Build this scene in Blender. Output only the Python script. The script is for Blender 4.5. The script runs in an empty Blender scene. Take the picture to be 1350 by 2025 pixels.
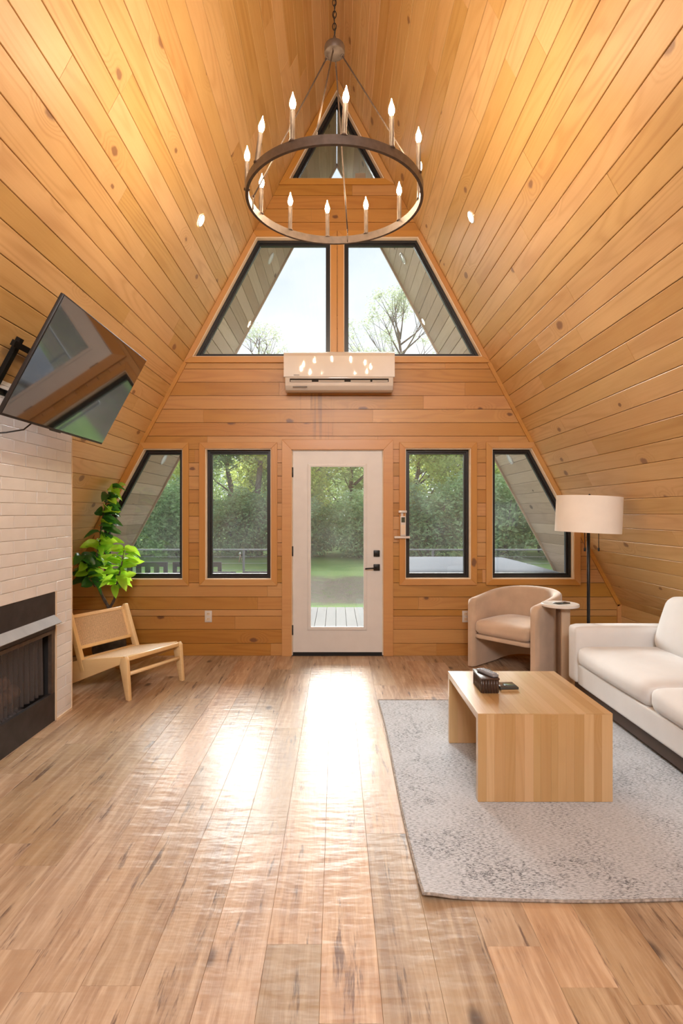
import bpy, bmesh, math, random
import numpy as np
from mathutils import Vector, Matrix

S = bpy.context.scene
C = S.collection
RN = random.Random(11)
PI = math.pi

# ------------------------------------------------------------------ camera
cam_d = bpy.data.cameras.new('camera')
cam = bpy.data.objects.new('camera', cam_d)
C.objects.link(cam)
cam.location = (0, 0, 1.43)
cam.rotation_euler = (PI / 2, 0, 0)
cam_d.sensor_fit = 'VERTICAL'
cam_d.sensor_height = 36
cam_d.lens = 1100 / 2025 * 36
cam_d.shift_x = 10 / 2025
cam_d.shift_y = 2.5 / 2025
cam_d.clip_end = 400
S.camera = cam

# ------------------------------------------------------------------ exposure, world, sun, area lights
S.view_settings.view_transform = 'Standard'
S.view_settings.look = 'None'
S.view_settings.exposure = 0.95
S.view_settings.gamma = 1.0
S.view_settings.use_curve_mapping = False
S.cycles.max_bounces = 10
S.cycles.diffuse_bounces = 6
S.cycles.glossy_bounces = 4
S.cycles.transmission_bounces = 6
S.cycles.transparent_max_bounces = 24
S.cycles.sample_clamp_indirect = 6
S.cycles.sample_clamp_direct = 0
S.cycles.use_denoising = True

world = bpy.data.worlds.new('overcast_sky')
S.world = world
world.use_nodes = True
_t = world.node_tree
_t.nodes.clear()


def nd(t, kind, ins=None, **props):
    n = t.nodes.new(kind)
    for k, v in props.items():
        setattr(n, k, v)
    for k, v in (ins or {}).items():
        s = n.inputs[k]
        if isinstance(v, bpy.types.NodeSocket):
            t.links.new(v, s)
        else:
            s.default_value = v
    return n


_co = nd(_t, 'ShaderNodeTexCoord').outputs['Generated']
_mp = nd(_t, 'ShaderNodeVectorMath', {0: _co, 1: (1.0, 1.0, 2.6)}, operation='MULTIPLY').outputs[0]
_n = nd(_t, 'ShaderNodeTexNoise', {'Vector': _mp, 'Scale': 2.6, 'Detail': 6.0, 'Roughness': 0.55})
_r = nd(_t, 'ShaderNodeValToRGB', {'Fac': _n.outputs['Fac']})
_r.color_ramp.elements[0].position = 0.36
_r.color_ramp.elements[0].color = (0.74, 0.82, 0.92, 1)
_r.color_ramp.elements[1].position = 0.60
_r.color_ramp.elements[1].color = (0.93, 0.96, 1.0, 1)
_b = nd(_t, 'ShaderNodeBackground', {'Color': _r.outputs['Color'], 'Strength': 0.64})
_o = nd(_t, 'ShaderNodeOutputWorld', {'Surface': _b.outputs[0]})


def lamp(name, kind, loc, rot, energy, color=(1, 1, 1), **kw):
    d = bpy.data.lights.new(name, kind)
    d.energy = energy
    d.color = color
    for k, v in kw.items():
        setattr(d, k, v)
    o = bpy.data.objects.new(name, d)
    C.objects.link(o)
    o.location = loc
    o.rotation_euler = rot
    return o


# hazy sun behind thin cloud, high beyond the window wall
sun = lamp('hazy_sun', 'SUN', (-1, 14, 14), (0, 0, 0), 10.0, (1.0, 0.985, 0.965), angle=math.radians(46))
sun.rotation_euler = Vector((-0.10, 1, 0.70)).to_track_quat('Z', 'Y').to_euler()
# added fill lamp high at the rear gable, out of view behind the camera
back = lamp('rear_gable_fill', 'AREA', (0.0, -2.3, 3.75), (0, 0, 0), 85, (0.96, 0.98, 1.0), shape='RECTANGLE', size=1.5, size_y=1.0)
back.rotation_euler = Vector((0, -1, 0.35)).to_track_quat('Z', 'Y').to_euler()
# unseen fill lamp added over the rear half to brighten the room
top_fill = lamp('rear_overhead_fill', 'AREA', (0.0, -0.9, 3.5), (0, 0, 0), 38, (1.0, 0.98, 0.97), shape='RECTANGLE', size=1.2, size_y=1.6)
BULB = 185.0
CAN = 45.0

# ------------------------------------------------------------------ basic helpers
D = 5.584          # gable wall surface
AX = 0.005         # ridge x
AZ = 5.805         # ridge height
SL = 1.86          # slope
CA = 1 / math.hypot(1, SL)
SA = SL * CA
KZ = 0.516
KX = (AZ - KZ) / SL


def tag(o, label=None, cat=None, group=None, kind=None):
    if label: o['label'] = label
    if cat: o['category'] = cat
    if group: o['group'] = group
    if kind: o['kind'] = kind
    return o


def root(name, loc=(0, 0, 0), rz=0.0, label=None, cat=None, group=None, kind=None):
    o = bpy.data.objects.new(name, None)
    o.empty_display_size = 0.1
    C.objects.link(o)
    o.location = loc
    o.rotation_euler = (0, 0, rz)
    return tag(o, label, cat, group, kind)


def copy_tree(o, parent=None):
    c = o.copy()
    C.objects.link(c)
    c.parent = parent
    for ch in o.children:
        copy_tree(ch, c)
    return c


class MB:
    def __init__(s):
        s.v = []; s.f = []; s.sm = []

    def add(s, vs, fs, smooth=False):
        b = len(s.v)
        s.v += [tuple(p) for p in vs]
        for f in fs:
            s.f.append(tuple(i + b for i in f)); s.sm.append(smooth)
        return s

    def box(s, a, b, m=None):
        x0, y0, z0 = a; x1, y1, z1 = b
        vs = [(x0, y0, z0), (x1, y0, z0), (x1, y1, z0), (x0, y1, z0), (x0, y0, z1), (x1, y0, z1), (x1, y1, z1), (x0, y1, z1)]
        if m is not None: vs = [m @ Vector(p) for p in vs]
        return s.add(vs, [(0, 3, 2, 1), (4, 5, 6, 7), (0, 1, 5, 4), (1, 2, 6, 5), (2, 3, 7, 6), (3, 0, 4, 7)])

    def cbox(s, c, size, m=None):
        return s.box([c[i] - size[i] / 2 for i in range(3)], [c[i] + size[i] / 2 for i in range(3)], m)

    def prism(s, poly, lo, hi, axis='y'):
        """polygon (a,b) extruded: axis y -> (a, t, b); x -> (t, a, b); z -> (a, b, t)"""
        n = len(poly)
        def P(a, b, t):
            return (a, t, b) if axis == 'y' else ((t, a, b) if axis == 'x' else (a, b, t))
        vs = [P(a, b, lo) for a, b in poly] + [P(a, b, hi) for a, b in poly]
        fs = [tuple(range(n)), tuple(range(2 * n - 1, n - 1, -1))]
        for i in range(n):
            j = (i + 1) % n
            fs.append((i, i + n, j + n, j))
        return s.add(vs, fs)

    def tube(s, pts, r, n=8, cap=True, smooth=True):
        pts = [Vector(p) for p in pts]
        rs = r if isinstance(r, (list, tuple)) else [r] * len(pts)
        vs = []; fs = []
        up = None
        for i, p in enumerate(pts):
            d = (pts[min(i + 1, len(pts) - 1)] - pts[max(i - 1, 0)]).normalized()
            if up is None:
                up = Vector((0, 0, 1)) if abs(d.z) < .9 else Vector((1, 0, 0))
            a = d.cross(up).normalized(); b = a.cross(d).normalized(); up = b
            for k in range(n):
                t = 2 * PI * k / n
                vs.append(p + (a * math.cos(t) + b * math.sin(t)) * rs[i])
        for i in range(len(pts) - 1):
            for k in range(n):
                k2 = (k + 1) % n
                fs.append((i * n + k, i * n + k2, (i + 1) * n + k2, (i + 1) * n + k))
        s.add(vs, fs, smooth)
        if cap:
            b = len(s.v) - len(vs)
            s.f.append(tuple(b + k for k in range(n - 1, -1, -1))); s.sm.append(False)
            s.f.append(tuple(b + (len(pts) - 1) * n + k for k in range(n))); s.sm.append(False)
        return s

    def lathe(s, prof, n=24, c=(0, 0, 0), smooth=True, m=None):
        vs = []
        for r, z in prof:
            for k in range(n):
                t = 2 * PI * k / n
                p = Vector((c[0] + r * math.cos(t), c[1] + r * math.sin(t), c[2] + z))
                vs.append(m @ p if m is not None else p)
        fs = []
        for i in range(len(prof) - 1):
            for k in range(n):
                k2 = (k + 1) % n
                fs.append((i * n + k, i * n + k2, (i + 1) * n + k2, (i + 1) * n + k))
        return s.add(vs, fs, smooth)

    def build(s, name, mat=None, parent=None, kind=None, label=None):
        me = bpy.data.meshes.new(name)
        me.from_pydata(s.v, [], s.f)
        me.polygons.foreach_set('use_smooth', s.sm)
        bm = bmesh.new(); bm.from_mesh(me)
        if len(bm.faces) < 6000:
            bmesh.ops.recalc_face_normals(bm, faces=bm.faces)
        bm.to_mesh(me); bm.free()
        if mat: me.materials.append(mat)
        o = bpy.data.objects.new(name, me)
        C.objects.link(o)
        if parent: o.parent = parent
        return tag(o, label=label, kind=kind)


def bevel(o, w, seg=2, smooth=True):
    me = o.data
    bm = bmesh.new(); bm.from_mesh(me)
    bmesh.ops.remove_doubles(bm, verts=bm.verts, dist=1e-5)
    bmesh.ops.bevel(bm, geom=list(bm.edges), offset=w, segments=seg, profile=0.5, affect='EDGES', clamp_overlap=True)
    if smooth:
        for f in bm.faces: f.smooth = True
    bm.to_mesh(me); bm.free()
    if smooth:
        try: me.set_sharp_from_angle(angle=math.radians(50))
        except Exception: pass
    return o


def softbox(size, r, puff=(0, 0, 0), n=14, fn=None):
    """rounded, puffed box centred at the origin; returns MB"""
    hx, hy, hz = [q / 2 for q in size]
    h = (hx, hy, hz)
    r = min(r, hx, hy, hz)
    idx = {}; mb = MB(); vs = []; fs = []
    def mapc(i, H):
        t = 2 * i / n - 1
        t = math.copysign(abs(t) ** 0.75, t)
        return t
    def vid(i, j, k):
        key = (i, j, k)
        if key in idx: return idx[key]
        p = [mapc(i, hx) * hx, mapc(j, hy) * hy, mapc(k, hz) * hz]
        q = [max(-(h[a] - r), min(h[a] - r, p[a])) for a in range(3)]
        d = Vector([p[a] - q[a] for a in range(3)])
        if d.length > 0: d.normalize()
        out = [q[a] + d[a] * r for a in range(3)]
        u = [out[a] / h[a] for a in range(3)]
        for a in range(3):
            b, c = (a + 1) % 3, (a + 2) % 3
            out[a] += puff[a] * u[a] * max(0, 1 - u[b] ** 2) * max(0, 1 - u[c] ** 2)
        if fn: out = fn(out, u)
        idx[key] = len(vs); vs.append(tuple(out))
        return idx[key]
    for a in range(3):
        b, c = (a + 1) % 3, (a + 2) % 3
        for side in (0, n):
            for i in range(n):
                for j in range(n):
                    q = []
                    for di, dj in ((0, 0), (1, 0), (1, 1), (0, 1)):
                        ijk = [0, 0, 0]; ijk[a] = side; ijk[b] = i + di; ijk[c] = j + dj
                        q.append(vid(*ijk))
                    fs.append(tuple(q) if side else tuple(reversed(q)))
    return mb.add(vs, fs, True)


def move(o, loc=None, rot=None):
    if loc is not None: o.location = loc
    if rot is not None: o.rotation_euler = rot
    return o


# --- convex polygon tools in a plane (a, b)
def clip(poly, p, q, keep_left=True, eps=1e-7):
    out = []
    def sd(v):
        d = (q[0] - p[0]) * (v[1] - p[1]) - (q[1] - p[1]) * (v[0] - p[0])
        return d if keep_left else -d
    n = len(poly)
    for i in range(n):
        a, b = poly[i], poly[(i + 1) % n]
        da, db = sd(a), sd(b)
        if da >= -eps: out.append(a)
        if (da > eps and db < -eps) or (da < -eps and db > eps):
            t = da / (da - db)
            out.append((a[0] + t * (b[0] - a[0]), a[1] + t * (b[1] - a[1])))
    res = []
    for v in out:
        if not res or math.hypot(v[0] - res[-1][0], v[1] - res[-1][1]) > 1e-5: res.append(v)
    if len(res) > 1 and math.hypot(res[0][0] - res[-1][0], res[0][1] - res[-1][1]) < 1e-5: res.pop()
    return res


def area(poly):
    return .5 * sum(poly[i][0] * poly[(i + 1) % len(poly)][1] - poly[(i + 1) % len(poly)][0] * poly[i][1] for i in range(len(poly)))


def ccw(poly):
    return poly if area(poly) > 0 else poly[::-1]


def inter(poly, conv):
    for i in range(len(conv)):
        if len(poly) < 3: return []
        poly = clip(poly, conv[i], conv[(i + 1) % len(conv)])
    return poly if len(poly) > 2 and abs(area(poly)) > 1e-6 else []


def subtract(poly, conv):
    if not inter(poly, conv): return [poly]
    out = []; rem = poly
    m = len(conv)
    for i in range(m):
        p, q = conv[i], conv[(i + 1) % m]
        o = clip(rem, p, q, keep_left=False)
        if len(o) > 2 and abs(area(o)) > 2e-5: out.append(o)
        rem = clip(rem, p, q)
        if len(rem) < 3: break
    return out


def inset(poly, d):
    n = len(poly); res = []
    for i in range(n):
        p0, p1, p2 = [Vector(poly[(i + k) % n]) for k in (-1, 0, 1)]
        e1 = (p1 - p0).normalized(); e2 = (p2 - p1).normalized()
        n1 = Vector((-e1.y, e1.x)); n2 = Vector((-e2.y, e2.x))
        a = p1 + n1 * d; b = p1 + n2 * d
        cr = e1.x * e2.y - e1.y * e2.x
        t = ((b.x - a.x) * e2.y - (b.y - a.y) * e2.x) / cr
        res.append(tuple(a + e1 * t))
    return res


def touching(A, B):
    for P, Q in ((A, B), (B, A)):
        for i in range(len(P)):
            a = Vector(P[i]); b = Vector(P[(i + 1) % len(P)])
            m = (a + b) / 2
            for j in range(len(Q)):
                c = Vector(Q[j]); d = Vector(Q[(j + 1) % len(Q)])
                L = (d - c).length
                if L < 1e-4: continue
                e = (d - c) / L
                t = (m - c).dot(e)
                dist = abs((m - c).x * e.y - (m - c).y * e.x)
                if -1e-4 < t < L + 1e-4 and dist < 1e-4 and (b - a).length > .004: return True
    return False


def groups_of(polys):
    g = []
    for p in polys:
        hit = [k for k in g if any(touching(p, q) for q in k)]
        new = [p]
        for k in hit: new += k; g.remove(k)
        g.append(new)
    return g


def W(px, py):
    """elevation drawing of the gable wall, 197 units to the metre"""
    return ((px - 665) / 197.0, 1.43 + (1015 - py) / 197.0)


# ------------------------------------------------------------------ materials
def new_mat(name):
    m = bpy.data.materials.new(name)
    m.use_nodes = True
    t = m.node_tree
    t.nodes.clear()
    return m, t


def out(t, sh):
    nd(t, 'ShaderNodeOutputMaterial', {'Surface': sh})


def M(t, op, a, b=0.0, c=None, clamp=False):
    n = t.nodes.new('ShaderNodeMath'); n.operation = op; n.use_clamp = clamp
    for i, v in enumerate((a, b) if c is None else (a, b, c)):
        if isinstance(v, bpy.types.NodeSocket): t.links.new(v, n.inputs[i])
        else: n.inputs[i].default_value = v
    return n.outputs[0]


def MR(t, v, a, b, c=0.0, d=1.0, smooth=True):
    return nd(t, 'ShaderNodeMapRange', {'Value': v, 'From Min': a, 'From Max': b, 'To Min': c, 'To Max': d},
              interpolation_type='SMOOTHSTEP' if smooth else 'LINEAR').outputs[0]


def MIX(t, f, a, b, mode='MIX'):
    n = nd(t, 'ShaderNodeMix', data_type='RGBA', blend_type=mode)
    for i, v in ((0, f), (6, a), (7, b)):
        if isinstance(v, bpy.types.NodeSocket): t.links.new(v, n.inputs[i])
        else: n.inputs[i].default_value = v if i == 0 else (v if len(v) == 4 else (*v, 1))
    return n.outputs[2]


def VM(t, v, s, op='MULTIPLY'):
    return nd(t, 'ShaderNodeVectorMath', {0: v, 1: s}, operation=op).outputs[0]


def NZ(t, v, scale=1.0, detail=2.0, rough=.5):
    return nd(t, 'ShaderNodeTexNoise', {'Vector': v, 'Scale': scale, 'Detail': detail, 'Roughness': rough}).outputs['Fac']


def plain(name, col, rough=.5, metal=0.0, spec=.5, coat=0.0, coat_rough=.1, vary=.12, ns=8.0, bump=0.0, bs=60.0, sheen=0.0, emit=None, estr=0.0):
    m, t = new_mat(name)
    p = nd(t, 'ShaderNodeTexCoord').outputs['Object']
    n = NZ(t, p, ns, 4.0)
    f = MR(t, n, .3, .7, 1 - vary, 1 + vary, False)
    base = MIX(t, 1.0, (*col, 1), nd(t, 'ShaderNodeCombineColor', {0: f, 1: f, 2: f}).outputs[0], 'MULTIPLY')
    ins = {'Base Color': base, 'Roughness': rough, 'Metallic': metal, 'Specular IOR Level': spec, 'Coat Weight': coat,
           'Coat Roughness': coat_rough, 'Sheen Weight': sheen}
    if emit: ins['Emission Color'] = (*emit, 1); ins['Emission Strength'] = estr
    if bump:
        b = nd(t, 'ShaderNodeBump', {'Height': NZ(t, p, bs, 3.0), 'Distance': bump, 'Strength': 1.0}).outputs[0]
        ins['Normal'] = b
    out(t, nd(t, 'ShaderNodeBsdfPrincipled', ins).outputs[0])
    return m


def wood(name, c1, c2, ck, rough=.4, coat=.3, coat_rough=.25, knots=.4, grain=.5, vary=.12, ring=48.0, stain=False, spec=.5, axis=0, fine=150.0):
    m, t = new_mat(name)
    tc = nd(t, 'ShaderNodeTexCoord').outputs['Object']
    rnd = nd(t, 'ShaderNodeObjectInfo').outputs['Random']
    off = nd(t, 'ShaderNodeCombineXYZ', {0: M(t, 'MULTIPLY', rnd, 37.3), 1: M(t, 'MULTIPLY', rnd, 91.7), 2: M(t, 'MULTIPLY', rnd, 53.1)}).outputs[0]
    if axis == 1:
        s = nd(t, 'ShaderNodeSeparateXYZ', {0: tc}).outputs
        tc = nd(t, 'ShaderNodeCombineXYZ', {0: s[1], 1: s[0], 2: s[2]}).outputs[0]
    if axis == 2:
        s = nd(t, 'ShaderNodeSeparateXYZ', {0: tc}).outputs
        tc = nd(t, 'ShaderNodeCombineXYZ', {0: s[2], 1: s[0], 2: s[1]}).outputs[0]
    p = VM(t, tc, off, 'ADD')
    vor = nd(t, 'ShaderNodeTexVoronoi', {'Vector': VM(t, p, (.62, 1, 0)), 'Scale': 2.5}, voronoi_dimensions='2D')
    d = vor.outputs['Distance']
    sc = nd(t, 'ShaderNodeSeparateColor', {0: vor.outputs['Color']}).outputs
    keep = M(t, 'GREATER_THAN', sc[0], 1 - knots)
    wob = M(t, 'ADD', d, M(t, 'MULTIPLY', M(t, 'SUBTRACT', NZ(t, p, 30.0, 2.0), .5), .05))
    krad = MR(t, sc[1], 0, 1, .03, .085, False)
    kn = M(t, 'MULTIPLY', MR(t, M(t, 'DIVIDE', wob, krad), .55, 1.15, 1, 0), keep)
    halo = M(t, 'MULTIPLY', MR(t, d, .0, .28, 1, 0), keep)
    n1 = NZ(t, VM(t, p, (.42, 4.6, 4.6)), 1.0, 1.5)
    rr = M(t, 'SINE', M(t, 'MULTIPLY', M(t, 'ADD', n1, M(t, 'MULTIPLY', halo, .3)), ring * 1.8))
    rr = M(t, 'POWER', MR(t, rr, -1, 1, 0, 1, False), 2.2)
    rr = M(t, 'MULTIPLY', rr, MR(t, NZ(t, VM(t, p, (.5, 3, 3)), 1.0, 2.0), .38, .62, .15, 1))
    fib = NZ(t, VM(t, p, (5.0, fine, fine)), 1.0, 3.0)
    blot = NZ(t, VM(t, p, (1.2, 5, 5)), 1.0, 3.0)
    f = M(t, 'ADD', M(t, 'MULTIPLY', rr, .55 * grain), M(t, 'ADD', M(t, 'MULTIPLY', fib, .5 * grain), M(t, 'MULTIPLY', M(t, 'SUBTRACT', blot, .3), .9 * grain)), clamp=True)
    col = MIX(t, f, (*c1, 1), (*c2, 1))
    r2 = M(t, 'FRACT', M(t, 'MULTIPLY', rnd, 17.31))
    r3 = M(t, 'FRACT', M(t, 'MULTIPLY', rnd, 71.7))
    hs = nd(t, 'ShaderNodeHueSaturation', {'Hue': MR(t, r3, 0, 1, .495, .502, False), 'Saturation': MR(t, r2, 0, 1, 1.08, .92, False),
                                            'Value': MR(t, r2, 0, 1, 1 - vary, 1 + vary, False), 'Color': col}).outputs[0]
    col = MIX(t, M(t, 'MULTIPLY', halo, .25), hs, (*c2, 1))
    col = MIX(t, M(t, 'MULTIPLY', kn, .82), col, (*ck, 1))
    if stain:
        g = nd(t, 'ShaderNodeNewGeometry').outputs['Position']
        s = nd(t, 'ShaderNodeSeparateXYZ', {0: g}).outputs
        mx = M(t, 'MULTIPLY', MR(t, s[0], -.42, -.30), MR(t, s[0], -.10, .0, 1, 0))
        mz = M(t, 'MULTIPLY', MR(t, s[2], 2.02, 2.35), MR(t, s[2], 2.6, 2.75, 1, 0))
        st = MR(t, NZ(t, VM(t, g, (34, 0, .6)), 1.0, 2.0), .46, .62)
        col = MIX(t, M(t, 'MULTIPLY', M(t, 'MULTIPLY', mx, mz), M(t, 'MULTIPLY', st, .45)), col, (.10, .045, .02, 1))
    bmp = nd(t, 'ShaderNodeBump', {'Height': M(t, 'ADD', fib, M(t, 'MULTIPLY', rr, .5)), 'Distance': .0004, 'Strength': .6}).outputs[0]
    big = nd(t, 'ShaderNodeBump', {'Height': NZ(t, VM(t, p, (1.5, 9, 9)), 1.0, 1.0), 'Distance': .004, 'Strength': .35, 'Normal': bmp}).outputs[0]
    out(t, nd(t, 'ShaderNodeBsdfPrincipled', {'Base Color': col, 'Roughness': MR(t, fib, 0, 1, rough - .06, rough + .08, False),
        'Specular IOR Level': spec, 'Coat Weight': coat, 'Coat Roughness': coat_rough, 'Normal': big}).outputs[0])
    return m


PINE_ROOF = wood('varnished_pine_slope', (.69, .465, .205), (.52, .305, .11), (.20, .085, .035), rough=.5, coat=.35, coat_rough=.42, knots=.34, grain=.8, vary=.10)
PINE_WALL = wood('orange_pine_wall', (.51, .265, .068), (.375, .17, .04), (.10, .035, .015), rough=.45, coat=.3, coat_rough=.3, knots=.5, grain=.75, vary=.12, stain=True)
PINE_TRIM = wood('orange_pine_trim', (.53, .27, .07), (.42, .19, .045), (.10, .035, .015), rough=.42, coat=.3, knots=.12, grain=.5, vary=.06)
SOFFIT = wood('weathered_soffit', (.52, .385, .265), (.38, .275, .185), (.09, .06, .045), rough=.8, coat=0, knots=.3, grain=.6, vary=.18, spec=.2)
BUTCHER = wood('oiled_hardwood', (.57, .375, .18), (.45, .27, .105), (.16, .07, .03), rough=.32, coat=.8, coat_rough=.18, knots=.05, grain=.5, vary=.13, ring=70)
PALEWOOD = wood('pale_ash_wood', (.80, .58, .30), (.66, .43, .18), (.3, .15, .06), rough=.38, coat=.3, knots=.0, grain=.4, vary=.03, ring=60)
DECK = wood('bleached_deck', (.13, .122, .12), (.09, .085, .08), (.04, .035, .03), rough=.85, coat=0, knots=.1, grain=.5, vary=.08, spec=.2)


def floor_mat():
    m, t = new_mat('wood_look_floor')
    tc = nd(t, 'ShaderNodeTexCoord').outputs['Object']
    pos = nd(t, 'ShaderNodeNewGeometry').outputs['Position']
    rnd = nd(t, 'ShaderNodeObjectInfo').outputs['Random']
    off = nd(t, 'ShaderNodeCombineXYZ', {0: M(t, 'MULTIPLY', rnd, 41.3), 1: M(t, 'MULTIPLY', rnd, 83.7), 2: 0.0}).outputs[0]
    p = VM(t, tc, off, 'ADD')
    wp = VM(t, p, VM(t, nd(t, 'ShaderNodeTexNoise', {'Vector': VM(t, p, (2, 9, 1)), 'Scale': 1.0, 'Detail': 2.0}).outputs['Color'], (.05, .035, 0)), 'ADD')
    big = NZ(t, VM(t, wp, (1.3, 7, 1)), 1.0, 4.0, .6)
    mid = NZ(t, VM(t, wp, (3.0, 34, 1)), 1.0, 4.0, .6)
    fine = NZ(t, VM(t, wp, (9, 260, 1)), 1.0, 2.0)
    c = MIX(t, MR(t, big, .34, .66), (.43, .30, .185, 1), (.28, .175, .105, 1))
    c = MIX(t, MR(t, mid, .40, .72), c, (.52, .385, .26, 1))
    c = MIX(t, M(t, 'MULTIPLY', fine, .35), c, (.27, .135, .07, 1))
    streak = MR(t, NZ(t, VM(t, wp, (2.2, 22, 1)), 1.0, 5.0, .7), .565, .68)
    c = MIX(t, M(t, 'MULTIPLY', streak, .85), c, (.095, .052, .038, 1))
    vor = nd(t, 'ShaderNodeTexVoronoi', {'Vector': VM(t, wp, (.5, 1, 0)), 'Scale': 3.0}, voronoi_dimensions='2D')
    sc = nd(t, 'ShaderNodeSeparateColor', {0: vor.outputs['Color']}).outputs
    kn = M(t, 'MULTIPLY', MR(t, vor.outputs['Distance'], .02, .10, 1, 0), M(t, 'GREATER_THAN', sc[0], .68))
    c = MIX(t, M(t, 'MULTIPLY', kn, .8), c, (.06, .032, .025, 1))
    r2 = M(t, 'FRACT', M(t, 'MULTIPLY', rnd, 13.7)); r3 = M(t, 'FRACT', M(t, 'MULTIPLY', rnd, 57.1))
    c = nd(t, 'ShaderNodeHueSaturation', {'Hue': MR(t, r3, 0, 1, .497, .507, False), 'Saturation': MR(t, r2, 0, 1, .88, 1.08, False),
                                          'Value': MR(t, r3, 0, 1, 1.22, .86, False), 'Color': c}).outputs[0]
    # hand scraped ripples over the boards, finer brush marks
    rip = NZ(t, VM(t, pos, (7, 19, 1)), 1.0, 2.5, .5)
    rip2 = NZ(t, VM(t, pos, (1.1, 1.7, 1)), 1.0, 1.0)
    b1 = nd(t, 'ShaderNodeBump', {'Height': M(t, 'ADD', M(t, 'MULTIPLY', rip, 1.0), M(t, 'MULTIPLY', rip2, 1.5)), 'Distance': .0048, 'Strength': 1.0}).outputs[0]
    b2 = nd(t, 'ShaderNodeBump', {'Height': M(t, 'ADD', fine, mid), 'Distance': .00035, 'Strength': 1.0, 'Normal': b1}).outputs[0]
    out(t, nd(t, 'ShaderNodeBsdfPrincipled', {'Base Color': c, 'Roughness': MR(t, mid, .3, .7, .42, .56, False), 'Specular IOR Level': .25,
        'Coat Weight': .26, 'Coat Roughness': .25, 'Coat IOR': 1.5, 'Normal': b2, 'Coat Normal': b2}).outputs[0])
    return m


FLOOR = floor_mat()


def glass_mat(name='window_glass', refl=1.0):
    m, t = new_mat(name)
    p = nd(t, 'ShaderNodeTexCoord').outputs['Object']
    lw = nd(t, 'ShaderNodeFresnel', {'IOR': 1.5}).outputs[0]
    f = M(t, 'MULTIPLY', lw, refl, clamp=True)
    tint = MIX(t, NZ(t, p, 2.0, 2.0), (.96, .98, .97, 1), (.93, .96, .95, 1))
    tr = nd(t, 'ShaderNodeBsdfTransparent', {'Color': tint}).outputs[0]
    gl = nd(t, 'ShaderNodeBsdfGlossy', {'Color': (1, 1, 1, 1), 'Roughness': 0.0}).outputs[0]
    haze = nd(t, 'ShaderNodeBsdfTranslucent', {'Color': (1, 1, 1, 1)}).outputs[0]  # milky haze over the outdoor view, put into the glass as a film
    amt = MR(t, NZ(t, p, 3.0, 4.0), .3, .7, .005, .013)
    tr = nd(t, 'ShaderNodeMixShader', {0: amt, 1: tr, 2: haze}).outputs[0]
    out(t, nd(t, 'ShaderNodeMixShader', {0: f, 1: tr, 2: gl}).outputs[0])
    return m


GLASS = glass_mat()


def leaf_mat(name, c1, c2, trans, gloss=.35, spec=.4, tw=.45):
    m, t = new_mat(name)
    p = nd(t, 'ShaderNodeTexCoord').outputs['Object']
    rnd = nd(t, 'ShaderNodeObjectInfo').outputs['Random']
    n = NZ(t, p, 1.3, 5.0, .7)
    f = MR(t, M(t, 'ADD', n, M(t, 'MULTIPLY', M(t, 'SUBTRACT', rnd, .5), .25)), .33, .67)
    c = MIX(t, f, (*c1, 1), (*c2, 1))
    pr = nd(t, 'ShaderNodeBsdfPrincipled', {'Base Color': c, 'Roughness': gloss, 'Specular IOR Level': spec}).outputs[0]
    tl = nd(t, 'ShaderNodeBsdfTranslucent', {'Color': MIX(t, f, (*trans, 1), tuple(min(1, q * 1.35) for q in trans) + (1,))}).outputs[0]
    out(t, nd(t, 'ShaderNodeMixShader', {0: tw, 1: pr, 2: tl}).outputs[0])
    return m


BLACK_FRAME = plain('black_window_frame', (.012, .012, .013), rough=.35, spec=.5, vary=.1)
CREAM = plain('cream_jamb_liner', (.72, .58, .42), rough=.6, vary=.05)
DOOR_WHITE = plain('white_painted_door', (.65, .645, .64), rough=.42, vary=.03, bump=.0003, bs=40)
BLACK_METAL = plain('matte_black_metal', (.012, .012, .012), rough=.38, metal=.4, vary=.1)
BRONZE = plain('brushed_bronze_grey', (.10, .072, .055), rough=.5, metal=.35, vary=.2, ns=30)
STEEL = plain('pale_steel', (.20, .21, .22), rough=.8, spec=.1)
WHITE_PLASTIC = plain('white_plastic', (.62, .585, .55), rough=.4, vary=.02, coat=.35, coat_rough=.04)
DARK_GAP = plain('dark_recess', (.02, .017, .015), rough=.9)
BACKING = plain('dark_board_backing', (.06, .028, .012), rough=.9)
TILE = plain('glazed_white_tile', (.78, .78, .79), rough=.28, vary=.06, ns=5, coat=.12, coat_rough=.35, bump=.0008, bs=18)
GROUT = plain('pale_grout', (.66, .60, .54), rough=.9, vary=.05)
FIRE_BLACK = plain('black_fireplace_steel', (.035, .030, .030), rough=.5, metal=.3, vary=.3, ns=12)
HOOD = plain('grey_hood_steel', (.36, .39, .42), rough=.75, spec=.25, vary=.08)
FIREBOX = plain('sooty_firebox', (.02, .018, .018), rough=.95)
LOG = plain('ceramic_log', (.20, .11, .07), rough=.95, vary=.6, ns=22, bump=.006, bs=35)
EMBER = plain('grey_ember_wool', (.22, .22, .26), rough=1, vary=.5, ns=60, bump=.006, bs=90)
LINEN = plain('cream_sofa_fabric', (.70, .71, .72), rough=.85, vary=.04, ns=5, bump=.0004, bs=500, sheen=.3, spec=.2)
SUEDE = plain('beige_velvet', (.54, .40, .29), rough=.85, vary=.16, ns=4.5, bump=.0006, bs=300, sheen=.55, spec=.2)
SHADE = plain('cream_lampshade', (.84, .80, .74), rough=.9, vary=.03, bump=.0004, bs=400)
MARBLE = plain('white_stone_top', (.78, .74, .69), rough=.3, vary=.06, ns=6, coat=.2)
BROWN_STEM = wood('brown_timber_stem', (.52, .38, .26), (.40, .27, .17), (.1, .05, .03), rough=.5, coat=0, knots=.2, axis=2)
SCREEN = plain('television_glass', (.006, .006, .007), rough=.06, spec=1.0, vary=.1, coat=1.0, coat_rough=.03)
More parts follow.
